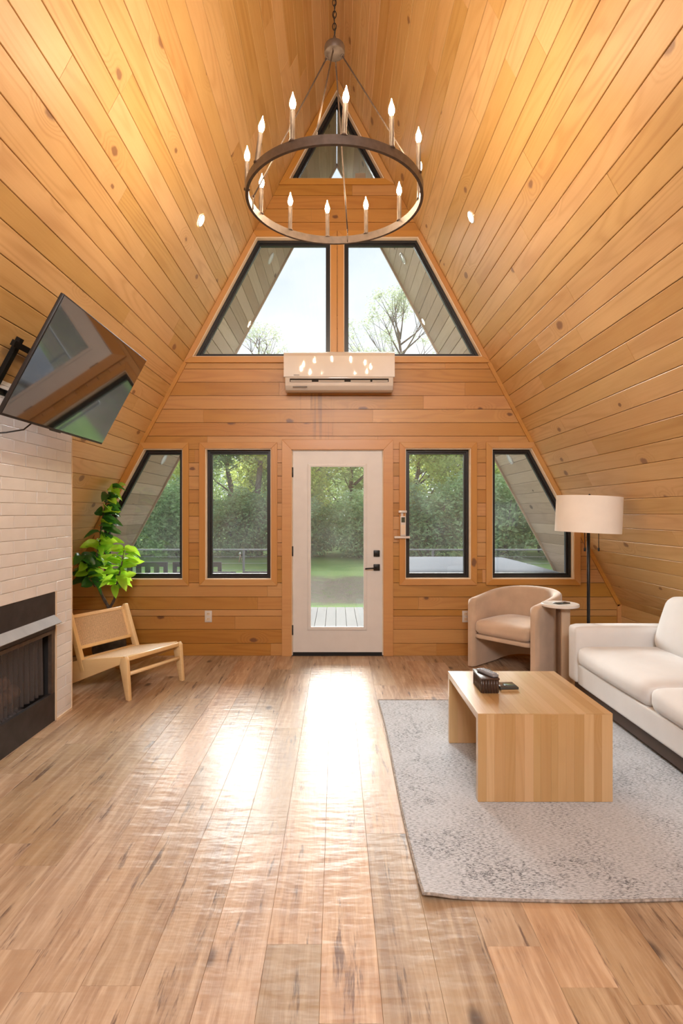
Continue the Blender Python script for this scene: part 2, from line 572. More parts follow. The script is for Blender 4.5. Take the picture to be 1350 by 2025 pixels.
for _q in SCREEN.node_tree.nodes:
    if _q.type == 'BSDF_PRINCIPLED': _q.inputs['Coat IOR'].default_value = 2.1
TVBACK = plain('television_casing', (.02, .02, .022), rough=.4)
RUBBER = plain('black_cable', (.012, .012, .014), rough=.5)
RATTAN = plain('woven_cane', (.62, .44, .26), rough=.55, vary=.15, ns=90)
BARK = plain('grey_brown_bark', (.09, .065, .05), rough=.9, vary=.45, ns=35, bump=.004, bs=70)
POT = plain('dark_stone_pot', (.06, .062, .068), rough=.75, vary=.35, ns=14, bump=.002, bs=40)
SOIL = plain('potting_soil', (.04, .028, .02), rough=1, vary=.5, ns=60)
ESPRESSO = plain('espresso_ribbed_leather', (.045, .026, .02), rough=.35, vary=.2, coat=.3)
REMOTE = plain('grey_remote_plastic', (.22, .235, .27), rough=.35, vary=.1)
KEYS = plain('pale_remote_keys', (.35, .38, .44), rough=.4)
PHONE = plain('dark_phone_glass', (.03, .04, .045), rough=.12, coat=.6)
LCD = plain('olive_lcd', (.07, .085, .06), rough=.2)
TUB_COVER = plain('blue_grey_vinyl', (.062, .07, .088), rough=.9, spec=.08, vary=.05, ns=2, bump=.004, bs=7)
TUB_SIDE = plain('dark_grey_tub_cabinet', (.075, .078, .085), rough=.7)
OUT_BLACK = plain('weathered_black_wood', (.03, .03, .035), rough=1.0, spec=.05, vary=.2)
CARD = plain('brown_card', (.30, .24, .17), rough=.8, vary=.2)
TRUNK = plain('tree_bark', (.13, .11, .095), rough=.95, vary=.4, ns=6, bump=.02, bs=14)
BULB_M = plain('lit_candle_bulb', (1, .9, .7), rough=.2, emit=(1.0, .76, .50), estr=BULB)
CAN_M = plain('lit_downlight_lens', (1, .95, .85), rough=.4, emit=(1.0, .86, .66), estr=CAN)
CAN_OFF = plain('unlit_downlight_lens', (.86, .86, .84), rough=.4)
LEAF_DARK = leaf_mat('dark_glossy_leaf', (.02, .085, .022), (.035, .15, .03), (.10, .32, .03), gloss=.28, spec=.6, tw=.28)
LEAF_LIME = leaf_mat('lime_backlit_leaf', (.20, .48, .03), (.34, .62, .04), (.55, .95, .06), gloss=.35, spec=.5, tw=.5)  # window backlight on the leaves is put into this lime colour


def rug_mat():
    m, t = new_mat('faded_grey_rug')
    p = nd(t, 'ShaderNodeTexCoord').outputs['Object']
    s = nd(t, 'ShaderNodeSeparateXYZ', {0: p}).outputs
    thread = NZ(t, VM(t, p, (55, 260, 1)), 1.0, 2.0)
    spk = NZ(t, VM(t, p, (120, 200, 1)), 1.0, 3.0, .7)
    cl = NZ(t, p, 3.2, 4.0)
    warp = VM(t, p, VM(t, nd(t, 'ShaderNodeTexNoise', {'Vector': p, 'Scale': 7.0, 'Detail': 3.0}).outputs['Color'], (.12, .12, 0)), 'ADD')
    orn = MR(t, M(t, 'ABSOLUTE', M(t, 'SUBTRACT', NZ(t, warp, 13.0, 1.5), .5)), .012, .05, 1, 0)
    ex = M(t, 'SUBTRACT', M(t, 'ABSOLUTE', s[0]), 1.12 - .26)
    ey = M(t, 'SUBTRACT', M(t, 'ABSOLUTE', s[1]), 1.09 - .26)
    e = M(t, 'MAXIMUM', ex, ey)
    band = M(t, 'MULTIPLY', MR(t, e, .0, .05), MR(t, e, .17, .23, 1, 0))
    centre = MR(t, nd(t, 'ShaderNodeVectorMath', {0: p}, operation='LENGTH').outputs['Value'], .35, .75, 1, 0)
    amt = M(t, 'ADD', M(t, 'ADD', .10, M(t, 'MULTIPLY', band, .7)), M(t, 'MULTIPLY', centre, .25))
    wear = MR(t, cl, .35, .65)
    f = M(t, 'MULTIPLY', M(t, 'MULTIPLY', orn, amt), M(t, 'MULTIPLY', wear, MR(t, spk, .4, .6)))
    f = M(t, 'ADD', f, M(t, 'MULTIPLY', MR(t, thread, .47, .60), MR(t, cl, .3, .7, .45, .95)), clamp=True)
    f = M(t, 'MULTIPLY', f, MR(t, spk, .3, .6, .45, 1))
    c = MIX(t, f, (.50, .53, .575, 1), (.04, .045, .055, 1))
    b = nd(t, 'ShaderNodeBump', {'Height': M(t, 'ADD', thread, spk), 'Distance': .003, 'Strength': .8}).outputs[0]
    out(t, nd(t, 'ShaderNodeBsdfPrincipled', {'Base Color': c, 'Roughness': 1.0, 'Specular IOR Level': .1, 'Sheen Weight': .3, 'Normal': b}).outputs[0])
    return m


RUG = rug_mat()


def ground_mat():
    m, t = new_mat('lawn_and_ditch')
    g = nd(t, 'ShaderNodeNewGeometry').outputs['Position']
    s = nd(t, 'ShaderNodeSeparateXYZ', {0: g}).outputs
    n = NZ(t, g, .35, 5.0, .6); n2 = NZ(t, g, 5.0, 5.0, .7); n3 = NZ(t, g, 28.0, 3.0, .7)
    grass = MIX(t, MR(t, n, .35, .65), (.09, .165, .05, 1), (.17, .245, .08, 1))
    grass = MIX(t, MR(t, n2, .35, .7, 0, .7), grass, (.13, .21, .07, 1))
    litter = MIX(t, MR(t, n3, .35, .65), (.05, .042, .036, 1), (.16, .13, .10, 1))
    litter = MIX(t, MR(t, n2, .5, .62), litter, (.08, .10, .045, 1))
    yy = M(t, 'ADD', s[1], M(t, 'MULTIPLY', M(t, 'SUBTRACT', n, .5), 5.0))
    mk = M(t, 'MULTIPLY', MR(t, yy, 13.2, 14.2), MR(t, yy, 20.0, 21.5, 1, 0))
    mk = M(t, 'MULTIPLY', mk, MR(t, M(t, 'ADD', s[0], M(t, 'MULTIPLY', n, 1.5)), -3.2, -1.6))
    c = MIX(t, mk, grass, litter)
    b = nd(t, 'ShaderNodeBump', {'Height': n3, 'Distance': .05, 'Strength': 1.0}).outputs[0]
    out(t, nd(t, 'ShaderNodeBsdfPrincipled', {'Base Color': c, 'Roughness': 1.0, 'Specular IOR Level': .1, 'Normal': b}).outputs[0])
    return m


GROUND = ground_mat()


def curtain_mat():
    m, t = new_mat('steel_mesh_curtain')
    uv = nd(t, 'ShaderNodeTexCoord').outputs['UV']
    s = nd(t, 'ShaderNodeSeparateXYZ', {0: uv}).outputs
    a = M(t, 'SINE', M(t, 'MULTIPLY', M(t, 'ADD', s[0], s[1]), 900.0))
    b = M(t, 'SINE', M(t, 'MULTIPLY', M(t, 'SUBTRACT', s[0], s[1]), 900.0))
    w = M(t, 'MAXIMUM', a, b)
    f = MR(t, w, .35, .75, .0, 1)
    sh = nd(t, 'ShaderNodeBsdfPrincipled', {'Base Color': (.16, .16, .18, 1), 'Metallic': .6, 'Roughness': .4}).outputs[0]
    tr = nd(t, 'ShaderNodeBsdfTransparent').outputs[0]
    out(t, nd(t, 'ShaderNodeMixShader', {0: f, 1: tr, 2: sh}).outputs[0])
    return m


CURTAIN = curtain_mat()

# ================================================================== STRUCTURE
# ---- floor
floor = MB().box((-3.3, -2.45, -.20), (3.3, D + .14, -.012)).build('floor', DARK_GAP)
tag(floor, 'wide wood-look floor of rustic tan boards across the room', 'floor', kind='structure')
LW = .1812
JOINT = {-1: 1.846, 0: 2.794, -2: 2.477, -3: 2.622, -4: 2.918, -5: 1.661, -6: 1.823, -7: 2.257, -8: 2.409, 1: 2.483, 2: 2.15, 3: 1.837, 4: 1.677}
k0 = int((-KX - (-.049)) // LW); k1 = int((KX + .049) // LW) + 1
for k in range(k0, k1):
    # lane k spans x from -.049+k*LW
    xa = max(-KX, -.049 + k * LW); xb = min(KX, -.049 + (k + 1) * LW)
    if xb - xa < .01: continue
    j = JOINT.get(k, RN.uniform(1.6, 2.8))
    y = j - 1.235 * math.ceil((j + 2.4) / 1.235)
    while y < D:
        y0, y1 = max(y, -2.4), min(y + 1.235, D)
        y += 1.235
        if y1 - y0 < .02: continue
        L = y1 - y0; w = xb - xa
        g = .0003; ch = .0007
        prof = [(g, -.012), (g, -ch), (g + ch, 0), (w - g - ch, 0), (w - g, -ch), (w - g, -.012)]
        mb = MB()
        mb.prism([(a, b) for a, b in prof], g, L - g, 'x')
        o = mb.build('floor_plank', FLOOR, floor)
        o.matrix_world = Matrix(((0, -1, 0, xb), (1, 0, 0, y0), (0, 0, 1, 0), (0, 0, 0, 1)))

# ---- sloping board walls of the A-frame
SPC = .1345
def slope(side):
    """side -1 left, +1 right; local frame of a plank: x along the room, y down the slope, z into the room"""
    name = 'wall_left' if side < 0 else 'wall_right'
    smax = (AZ - KZ) / SA
    poly = []
    # roof deck behind the boards
    def pt(s, off):   # off: distance behind the surface
        return (AX + side * (s * CA + off * SA), AZ - s * SA + off * CA)
    sec = [pt(-.02, .016), pt(smax + .62, .016), pt(smax + .62, .15), pt(-.02 - .15 / math.tan(math.radians(61.74)) * 0, .15)]
    mb = MB(); mb.prism(sec, -2.45, D + 1.40, 'y')
    r = mb.build(name, BACKING)
    tag(r, ('left' if side < 0 else 'right') + ' sloping wall of varnished pine boards rising from the floor to the ridge', 'sloped wall', kind='structure')
    ph = (3.377 if side < 0 else 3.496) % SPC
    s = ph - SPC
    ylist_prev = None
    xs = Vector((side * CA, 0, -SA))
    nz = Vector((-side * SA, 0, -CA))
    ci = 0
    while s < smax + .6:
        s0, s1 = max(s, 0.004), s + SPC
        s += SPC; ci += 1
        if s1 - s0 < .02: continue
        def plank(nm, ya, yb, mat, sa, sb):
            g = .0016; ch = .003; w = sb - sa; L = yb - ya
            prof = [(g, -.016), (g, -ch), (g + ch, 0), (w - g - ch, 0), (w - g, -ch), (w - g, -.016)]
            o = MB().prism(prof, .0008, L - .0008, 'x').build(nm, mat, r)
            org = Vector((AX, 0, AZ)) + xs * sa + nz * RN.uniform(-.0012, .0006)
            if side > 0:
                # x axis = +Y, y axis = down slope, z = into room
                cols = (Vector((0, 1, 0)), xs, nz)
                o.matrix_world = Matrix(((cols[0].x, cols[1].x, cols[2].x, org.x), (cols[0].y, cols[1].y, cols[2].y, ya), (cols[0].z, cols[1].z, cols[2].z, org.z), (0, 0, 0, 1)))
            else:
                cols = (Vector((0, -1, 0)), xs, nz)
                o.matrix_world = Matrix(((cols[0].x, cols[1].x, cols[2].x, org.x), (cols[0].y, cols[1].y, cols[2].y, yb), (cols[0].z, cols[1].z, cols[2].z, org.z), (0, 0, 0, 1)))
            return o
        if s0 < smax - .02:
            sb = min(s1, smax)
            y = D - RN.uniform(.5, 3.4)
            cuts = [D]
            while y > -2.4 + .5:
                cuts.append(y); y -= RN.uniform(2.3, 3.9)
            cuts.append(-2.44)
            for a, b in zip(cuts[1:], cuts[:-1]):
                plank('pine_plank', a, b, PINE_ROOF, s0, sb)
        plank('soffit_board', D + .15, D + 1.37, SOFFIT, s0, s1)
    # knee wall
    seams = [0, .135, .27, .40, KZ + .004]
    for a, b in zip(seams[:-1], seams[1:]):
        for ya, yb in ((-2.44, RN.uniform(.6, 1.6)), (None, None)):
            pass
        cut = RN.uniform(.4, 2.9)
        for ya, yb in ((-2.44, cut), (cut, D)):
            g = .0011; ch = .003; w = b - a; L = yb - ya
            prof = [(g, -.016), (g, -ch), (g + ch, 0), (w - g - ch, 0), (w - g, -ch), (w - g, -.016)]
            o = MB().prism(prof, .0008, L - .0008, 'x').build('knee_wall_plank', PINE_ROOF, r)
            X = Vector((0, side, 0)); Yv = Vector((0, 0, 1)); Z = X.cross(Yv)
            Z = Vector((-side, 0, 0)); X = Yv.cross(Z)
            org = Vector((AX + side * KX, ya if X.y > 0 else yb, a))
            o.matrix_world = Matrix(((X.x, Yv.x, Z.x, org.x), (X.y, Yv.y, Z.y, org.y), (X.z, Yv.z, Z.z, org.z), (0, 0, 0, 1)))
    kb = MB().box((AX + side * (KX + .017), -2.45, 0), (AX + side * (KX + .10), D + .14, KZ + .05)) if side > 0 else MB().box((AX - (KX + .10), -2.45, 0), (AX - (KX + .017), D + .14, KZ + .05))
    kb.build('knee_wall_backing', BACKING, r)
    # fascia along the outer eave edge
    fs = [pt(-.0, -.02), pt(smax + .62, -.02), pt(smax + .62, .16), pt(.0, .16)]
    MB().prism(fs, D + 1.372, D + 1.40, 'y').build('fascia_board', SOFFIT, r)
    return r

WL = slope(-1)
WR = slope(1)
rb = MB().prism([(AX - .030, AZ - .045), (AX + .030, AZ - .045), (AX + .045, AZ - .01), (AX - .045, AZ - .01)], -2.4, D, 'y').build('trim_1', PINE_TRIM)
tag(rb, 'narrow pine ridge strip where the two slopes meet', 'ridge trim', kind='structure')

# ---- gable wall with its openings
GABLE = ccw([(AX - KX, 0), (AX + KX, 0), (AX + KX, KZ), (AX, AZ), (AX - KX, KZ)])
OP = {
    'window_1': [W(200, 1146), W(361.6, 1146), W(361.6, 887.5), W(285, 887.5), W(200, 1046)],
    'window_2': [W(406, 1146), W(536.4, 1146), W(536.4, 887), W(406, 887)],
    'window_3': [W(800.7, 1145), W(930.4, 1145), W(930.4, 886.5), W(800.7, 886.5)],
    'window_4': [W(972, 1145), W(1134.5, 1145), W(1134.5, 1043), W(1050.5, 886.5), W(972, 886.5)],
    'window_5': [W(380, 706), W(654, 706), W(654, 469), W(507, 469)],
    'window_6': [W(679, 706), W(953.5, 706), W(826, 469), W(679, 469)],
    'window_7': [W(571, 354.5), W(760, 354.5), W(665.5, 178.5)],
    'door_1': [W(576.7, 1300), W(757.5, 1300), W(757.5, 889.5), W(576.7, 889.5)],
}
OP = {k: ccw(v) for k, v in OP.items()}
WT = .145
gw = MB()
cells = [GABLE]
for o_ in OP.values():
    cells = [q for c in cells for q in subtract(c, o_)]
for c in cells: gw.prism(c, D + .017, D + WT, 'y')
wall_back = gw.build('wall_back', BACKING)
tag(wall_back, 'tall triangular end wall of horizontal orange pine boards around the glazed door', 'wall', kind='structure')
seams = [1299.5, 1272.2, 1244.7, 1218.3, 1205.6, 1180.4, 1152.6, 1126.1, 1099.8, 1073.1, 1047.2, 1020.9, 994.6, 968.1, 941.6, 915.2, 888.8, 862.4, 835.8, 809.3, 782.3, 755.8, 729.8]
while seams[-1] > 150: seams.append(seams[-1] - 26.4)
zs = [W(0, q)[1] for q in seams]
g = .0021
for i in range(len(zs) - 1):
    za, zb = max(zs[i] + g, .001), zs[i + 1] - g
    if za > AZ - .02: break
    hw = min(KX, (AZ - za) / SL)
    cuts = [-hw - .1]
    x = -hw + RN.uniform(.5, 2.2)
    while x < hw - .3:
        cuts.append(x); x += RN.uniform(1.1, 2.6)
    cuts.append(hw + .2)
    for xa, xb in zip(cuts[:-1], cuts[1:]):
        cell = inter([(xa + .0006, za), (xb - .0006, za), (xb - .0006, zb), (xa + .0006, zb)], GABLE)
        if not cell: continue
        ps = [cell]
        for o_ in OP.values():
            ps = [q for c in ps for q in subtract(c, o_)]
        for grp in groups_of(ps):
            if sum(abs(area(q)) for q in grp) < 2e-4: continue
            cx = sum(v[0] for q in grp for v in q) / sum(len(q) for q in grp)
            mb = MB()
            yo = RN.uniform(0, .0012)
            for q in grp:
                mb.prism([(a - cx, b - za) for a, b in q], yo, .017, 'y')
            o = mb.build('pine_board', PINE_WALL, wall_back)
            # local frame x along board, y up the wall
            me = o.data
            for v in me.vertices: v.co = Vector((v.co.x, v.co.z, -v.co.y))
            o.matrix_world = Matrix(((1, 0, 0, cx), (0, 0, -1, D), (0, 1, 0, za), (0, 0, 0, 1)))

# wall behind the camera
fw = MB().prism(GABLE, -2.6, -2.45, 'y').build('wall_front', PINE_WALL)
tag(fw, 'plain pine gable wall closing the rear of the room', 'wall', kind='structure')


def casing(opening, parent, width=.060, nm='casing_board', y0=D - .019, y1=D - .0005, skip=()):
    outer = inset(opening, -width)
    n = len(opening)
    for i in range(n):
        if i in skip: continue
        j = (i + 1) % n
        q = [opening[i], opening[j], outer[j], outer[i]]
        q = ccw(q)
        roofp = [(AX - KX, -1), (AX + KX, -1), (AX + KX, KZ), (AX, AZ - .004), (AX - KX, KZ)]
        q = inter(q, ccw(roofp))
        if not q: continue
        # board local frame: x along its length
        e = (Vector(opening[j]) - Vector(opening[i])).normalized()
        nn = Vector((-e.y, e.x)); c = Vector(opening[i])
        loc = [((Vector(v) - c).dot(e), (Vector(v) - c).dot(nn)) for v in q]
        o = MB().prism(ccw(loc), 0, y1 - y0, 'z').build(nm, PINE_TRIM, parent)
        bevel(o, .002, 1, False)
        # local z should point to the camera (-Y)
        o.matrix_world = Matrix(((e.x, nn.x, 0, c.x), (0, 0, -1, y1), (e.y, nn.y, 0, c.y), (0, 0, 0, 1)))


def ringm(poly, i0, i1, y0, y1):
    a = inset(poly, i0) if i0 else poly; b = inset(poly, i1); n = len(poly)
    vs = [(p[0], y0, p[1]) for p in a] + [(p[0], y0, p[1]) for p in b] + [(p[0], y1, p[1]) for p in a] + [(p[0], y1, p[1]) for p in b]
    fs = []
    for i in range(n):
        j = (i + 1) % n
        fs += [(i, j, j + n, i + n), (2 * n + i, 3 * n + i, 3 * n + j, 2 * n + j), (n + i, n + j, 3 * n + j, 3 * n + i), (i, 2 * n + i, 2 * n + j, j)]
    return vs, fs


WLAB = {
    'window_1': 'lower left five-sided window beside the potted tree, black frame, deck chairs outside',
    'window_2': 'upright rectangular black-framed window just left of the white door',
    'window_3': 'upright rectangular black-framed window just right of the white door',
    'window_4': 'lower right five-sided window behind the floor lamp, hot tub outside',
    'window_5': 'left half of the big upper window above the air conditioner',
    'window_6': 'right half of the big upper window, bare-branched tree in view',
    'window_7': 'small triangular window at the peak of the end wall',
}
for nm, lab in WLAB.items():
    op = OP[nm]
    r = root(nm, (0, 0, 0), 0, lab, 'window', kind='structure')
    casing(op, r, .060)
    vs, fs = ringm(op, 0, .008, D - .006, D + .105)
    MB().add(vs, fs).build('jamb_liner', CREAM, r)
    vs, fs = ringm(op, .008, .034, D + .055, D + .125)
    mb = MB().add(vs, fs)
    fr = mb.build('window_frame', BLACK_FRAME, r)
    vs, fs = ringm(op, .034, .052, D + .075, D + .115)
    MB().add(vs, fs).build('sash', BLACK_FRAME, r)
    MB().prism(inset(op, .05), D + .092, D + .097, 'y').build('pane', GLASS, r)

# battens where the end wall meets the slopes
def batten(nm, a, b, w=.036, lab=''):
    a = Vector(a); b = Vector(b); e = (b - a).normalized(); n_ = Vector((-e.y, e.x))
    q = ccw([tuple(a), tuple(b), tuple(b + n_ * w), tuple(a + n_ * w)])
    q = inter(q, ccw([(AX - KX, -1), (AX + KX, -1), (AX + KX, KZ), (AX, AZ), (AX - KX, KZ)]))
    if not q: return
    o = MB().prism(q, D - .018, D - .0005, 'y').build(nm, PINE_TRIM)
    tag(o, lab, 'trim', kind='structure')
def roofx(z): return (AZ - z) / SL
za, zb = W(0, 716)[1], W(0, 876)[1]
batten('trim_2', (AX - roofx(zb), zb), (AX - roofx(za), za), -.036, 'short pine strip on the left slope between upper and lower windows')
batten('trim_3', (AX + roofx(zb), zb), (AX + roofx(za), za), .036, 'short pine strip on the right slope between upper and lower windows')
zc = W(0, 1045)[1]
batten('trim_4', (AX + KX, KZ), (AX + roofx(zc), zc), .036, 'pine strip running down behind the floor lamp to the knee wall')
batten('trim_5', (AX - KX, KZ), (AX - roofx(zc), zc), -.036, 'pine strip in the left corner behind the potted tree')
batten('trim_6', (AX + KX, .0), (AX + KX, KZ), .036, 'short upright pine strip in the right floor corner')
batten('trim_7', (AX - KX, .0), (AX - KX, KZ), -.036, 'short upright pine strip in the left floor corner')

# ---- door
door = root('door_1', (AX + .0075 + .0, D, 0), 0, 'white entry door with one tall glass pane and black hardware', 'door', kind='structure')
dx0, dx1 = -.448, .470      # opening, world x
def dbuild(mb, nm, mat, parent=None, **k):
    o = mb.build(nm, mat, parent or door, **k)
    for v in o.data.vertices: v.co -= Vector(door.location)
    return o
dop = [(dx0, .0), (dx1, .0), (dx1, W(0, 889.5)[1]), (dx0, W(0, 889.5)[1])]
ztop = dop[2][1]
wcs = .098
for q, nm in (([(dx0 - wcs, 0), (dx0, 0), (dx0, ztop), (dx0 - wcs, ztop + .1)], 'casing_board'),
              ([(dx1, 0), (dx1 + wcs, 0), (dx1 + wcs, ztop + .1), (dx1, ztop)], 'casing_board'),
              ([(dx0, ztop), (dx1, ztop), (dx1 + wcs, ztop + .1), (dx0 - wcs, ztop + .1)], 'casing_board')):
    bevel(dbuild(MB().prism(ccw(q), D - .02, D - .0005, 'y'), nm, PINE_TRIM), .002, 1, False)
# jamb
dbuild(MB().box((dx0, D - .004, 0), (dx0 + .008, D + .14, ztop)).box((dx1 - .008, D - .004, 0), (dx1, D + .14, ztop)).box((dx0, D - .004, ztop - .008), (dx1, D + .14, ztop)), 'door_jamb', CREAM)
lz0 = .035; lx0, lx1 = dx0 + .012, dx1 - .012; lz1 = ztop - .012
y0, y1 = D + .004, D + .048
gx0, gx1, gz0, gz1 = (612 - 665) / 197, (721 - 665) / 197, W(0, 1242)[1], W(0, 921)[1]
mb = MB()
mb.box((lx0, y0, lz0), (gx0, y1, lz1)).box((gx1, y0, lz0), (lx1, y1, lz1)).box((gx0, y0, lz0), (gx1, y1, gz0)).box((gx0, y0, gz1), (gx1, y1, lz1))
leaf = dbuild(mb, 'door_leaf', DOOR_WHITE)
vs, fs = ringm(ccw([(gx0 - .022, gz0 - .022), (gx1 + .022, gz0 - .022), (gx1 + .022, gz1 + .022), (gx0 - .022, gz1 + .022)]), 0, .034, y0 - .008, y0 + .012)
gf = dbuild(MB().add(vs, fs), 'glazing_frame', DOOR_WHITE)
bevel(gf, .003, 2)
dbuild(MB().box((gx0, y0 + .018, gz0), (gx1, y0 + .024, gz1)), 'pane', GLASS)
for zz in [gz0 - .008 + (gz1 - gz0 + .016) * q / 5 for q in range(6)]:
    for xx in (gx0 - .009, gx1 + .009):
        o = MB().lathe([(0, -.0015), (.0035, -.001), (.004, .001)], 8, m=Matrix.Translation((xx, y0 - .0085, zz)) @ Matrix.Rotation(PI / 2, 4, 'X'))
        s_ = dbuild(o, 'screw', BLACK_METAL, gf)
for xx in (gx0 + (gx1 - gx0) / 3, gx0 + (gx1 - gx0) * 2 / 3):
    for zz in (gz0 - .009, gz1 + .009):
        dbuild(MB().lathe([(0, -.0015), (.0035, -.001), (.004, .001)], 8, m=Matrix.Translation((xx, y0 - .0085, zz)) @ Matrix.Rotation(PI / 2, 4, 'X')), 'screw', BLACK_METAL, gf)
dbuild(MB().box((lx0, y0 - .004, .004), (lx1, y1, lz0)), 'door_sweep', BLACK_METAL)
dbuild(MB().box((dx0, D - .01, .0), (dx1, D + .14, .006)), 'threshold', BLACK_METAL)
db = W(744.5, 1094.5); hb = W(744.5, 1122)
bevel(dbuild(MB().cbox((db[0], y0 - .008, db[1]), (.062, .016, .062)), 'deadbolt', BLACK_METAL), .003, 2)
dbuild(MB().cbox((db[0], y0 - .024, db[1]), (.030, .018, .009)), 'thumb_turn', BLACK_METAL)
bevel(dbuild(MB().cbox((hb[0], y0 - .008, hb[1]), (.064, .016, .064)), 'handle_plate', BLACK_METAL), .003, 2)
dbuild(MB().tube([(hb[0], y0 - .012, hb[1] - .004), (hb[0], y0 - .05, hb[1] - .004)], .010, 10).tube([(hb[0] + .004, y0 - .05, hb[1] - .004), (hb[0] - .06, y0 - .052, hb[1] - .006), (hb[0] - .118, y0 - .05, hb[1] - .010)], .0075, 8), 'lever_handle', BLACK_METAL)
for zz in (W(0, 934)[1], W(0, 1090)[1], W(0, 1246)[1]):
    dbuild(MB().tube([(lx0 - .004, y0 - .005, zz - .05), (lx0 - .004, y0 - .005, zz + .05)], .007, 8), 'hinge', BLACK_METAL)

# ---- outlets
for px, lab in ((412, 'white double power outlet on the boards below the window left of the door'), (920.5, 'white power outlet half hidden behind the beige armchair')):
    c = W(px, 1219)
    r = root('power_outlet', (c[0], D, c[1]), 0, lab, 'outlet')
    o = MB().box((-.036, -.007, -.058), (.036, -.001, .058)).build('cover_plate', WHITE_PLASTIC, r); bevel(o, .003, 2)
    for s_ in (-1, 1):
        o = MB().box((-.017, -.009, s_ * .026 - .014), (.017, -.006, s_ * .026 + .014)).build('socket', CREAM, r); bevel(o, .004, 2)
        MB().box((-.008, -.0095, s_ * .026 - .003), (-.005, -.009, s_ * .026 + .008)).box((.005, -.0095, s_ * .026 - .003), (.008, -.009, s_ * .026 + .008)).build('slot', BLACK_METAL, o)

# ---- chimney breast
CX = -1.935; CY0, CY1 = 2.60, 4.054
FY0, FY1, FZ0, FZ1 = 2.87, 3.818, .069, .892
def rx(z): return -(AZ - z) / SL + .012
def csec(z0, z1, xb=None):
    p = [(CX, z0), (CX, z1)]
    if xb is not None: return [(xb, z0), (CX, z0), (CX, z1), (xb, z1)]
    t = []
    if z1 > 0: t.append((rx(max(z1, 0)), z1))
    if z0 < KZ < z1: t.append((rx(KZ), KZ))
    t.append((max(rx(z0), -KX + .012), z0))
    return [(CX, z0), (CX, z1)] + t
mb = MB()
zt = AZ + SL * CX - .004
full = [(CX, 0), (CX, zt), (-KX + .012, KZ + .0), (-KX + .012, 0)]
mb.prism(full, CY0, FY0, 'y').prism(full, FY1, CY1, 'y')
mb.prism([(CX, FZ1), (CX, zt), (-KX + .012, KZ), (-2.50, KZ), (-2.50, FZ1 - .0)], FY0, FY1, 'y') if False else None
mb.prism([(CX, FZ1), (CX, zt), (rx(FZ1), FZ1)], FY0, FY1, 'y')
mb.box((-KX + .012, FY0, 0), (CX, FY1, FZ0))
chim = mb.build('chimney_breast', GROUT)
tag(chim, 'white tiled chimney breast under the television, with a black firebox', 'chimney', kind='structure')
TW_, TH_ = .2548, .0757
row = 0; z = .053 - TH_
while z < zt:
    z0, z1 = max(z, .0), min(z + TH_, zt - .002)
    sh = 3.455 if row % 2 == 1 else 3.328
    y = sh - TW_ * math.ceil((sh - CY0) / TW_)
    while y < CY1:
        a, b = max(y, CY0), min(y + TW_, CY1)
        y += TW_
        if b - a < .012: continue
        parts_ = [[(a + .0013, z0 + .0013), (b - .0013, z0 + .0013), (b - .0013, z1 - .0013), (a + .0013, z1 - .0013)]]
        hole = [(FY0 - .014, FZ0 - .2), (FY1 + .014, FZ0 - .2), (FY1 + .014, FZ1 + .002), (FY0 - .014, FZ1 + .002)]
        parts_ = [q for p_ in parts_ for q in subtract(p_, hole)]
        for q in parts_:
            if abs(area(q)) < .0004: continue
            q = ccw(q)
            i_ = inset(q, .0025)
            th = .0065 + RN.uniform(-.0012, .0012)
            n_ = len(q)
            cy, cz = q[0]
            dz = RN.uniform(-.0008, .0008)
            vs = [(0, u - cy, v - cz) for u, v in q] + [(th - .0012, u - cy, v - cz) for u, v in q] + [(th + (dz if k_ % 2 else -dz), u - cy, v - cz) for k_, (u, v) in enumerate(i_)]
            fs = []
            for k_ in range(n_):
                j_ = (k_ + 1) % n_
                fs += [(k_, j_, j_ + n_, k_ + n_), (k_ + n_, j_ + n_, j_ + 2 * n_, k_ + 2 * n_)]
            fs.append(tuple(range(2 * n_, 3 * n_)))
            o = MB().add(vs, fs).build('wall_tile', TILE, chim)
            o.location = (CX, cy, cz)
    z += TH_; row += 1
MB().box((CX - .002, CY1 - .002, 0), (CX + .009, CY1 + .006, zt - .01)).build('corner_bead', CREAM, chim)
MB().box((CX - .001, FY1 + .001, FZ0 - .06), (CX + .010, FY1 + .0135, FZ1 + .004)).build('edge_strip', CREAM, chim)
MB().box((CX, FY1 + .014, 0), (CX + .012, CY1, .018)).build('floor_bead', CREAM, chim)

# ---- fireplace insert
fp = root('fireplace_insert', (CX, (FY0 + FY1) / 2, FZ0), 0, 'black steel fireplace set in the white tiles, grey hood and mesh curtain', 'fireplace')
def fb(mb, nm, mat, parent=None, **k):
    o = mb.build(nm, mat, parent or fp, **k)
    L_ = Vector(fp.location)
    for v in o.data.vertices: v.co -= L_
    return o
e = .001
fb(MB().box((-2.40, FY0 + e, FZ0 + e), (-2.385, FY1 - e, .80)).box((-2.40, FY0 + e, FZ0 + e), (CX, FY0 + .02, FZ1 - e)).box((-2.40, FY1 - .02, FZ0 + e), (CX - .03, FY1 - e, FZ1 - e)).box((-2.40, FY0 + e, FZ0 + e), (CX - .03, FY1 - e, FZ0 + .015)).box((-2.40, FY0 + e, .78), (CX - .03, FY1 - e, .80)), 'firebox', FIREBOX)
fb(MB().box((CX - .02, FY0 + e, .636), (CX + .006, FY1 - e, FZ1 - e)), 'upper_panel', FIRE_BLACK)
fb(MB().box((CX - .02, FY0 + e, FZ0 - .06), (CX + .004, FY1 - e, .205)), 'lower_panel', FIRE_BLACK)
fb(MB().box((CX - .02, FY1 - .045, .205), (CX + .004, FY1 - e, .636)), 'side_rail', BRONZE)
fb(MB().box((CX - .02, FY0 + e, .205), (CX + .004, FY0 + .045, .636)), 'side_rail', BRONZE)
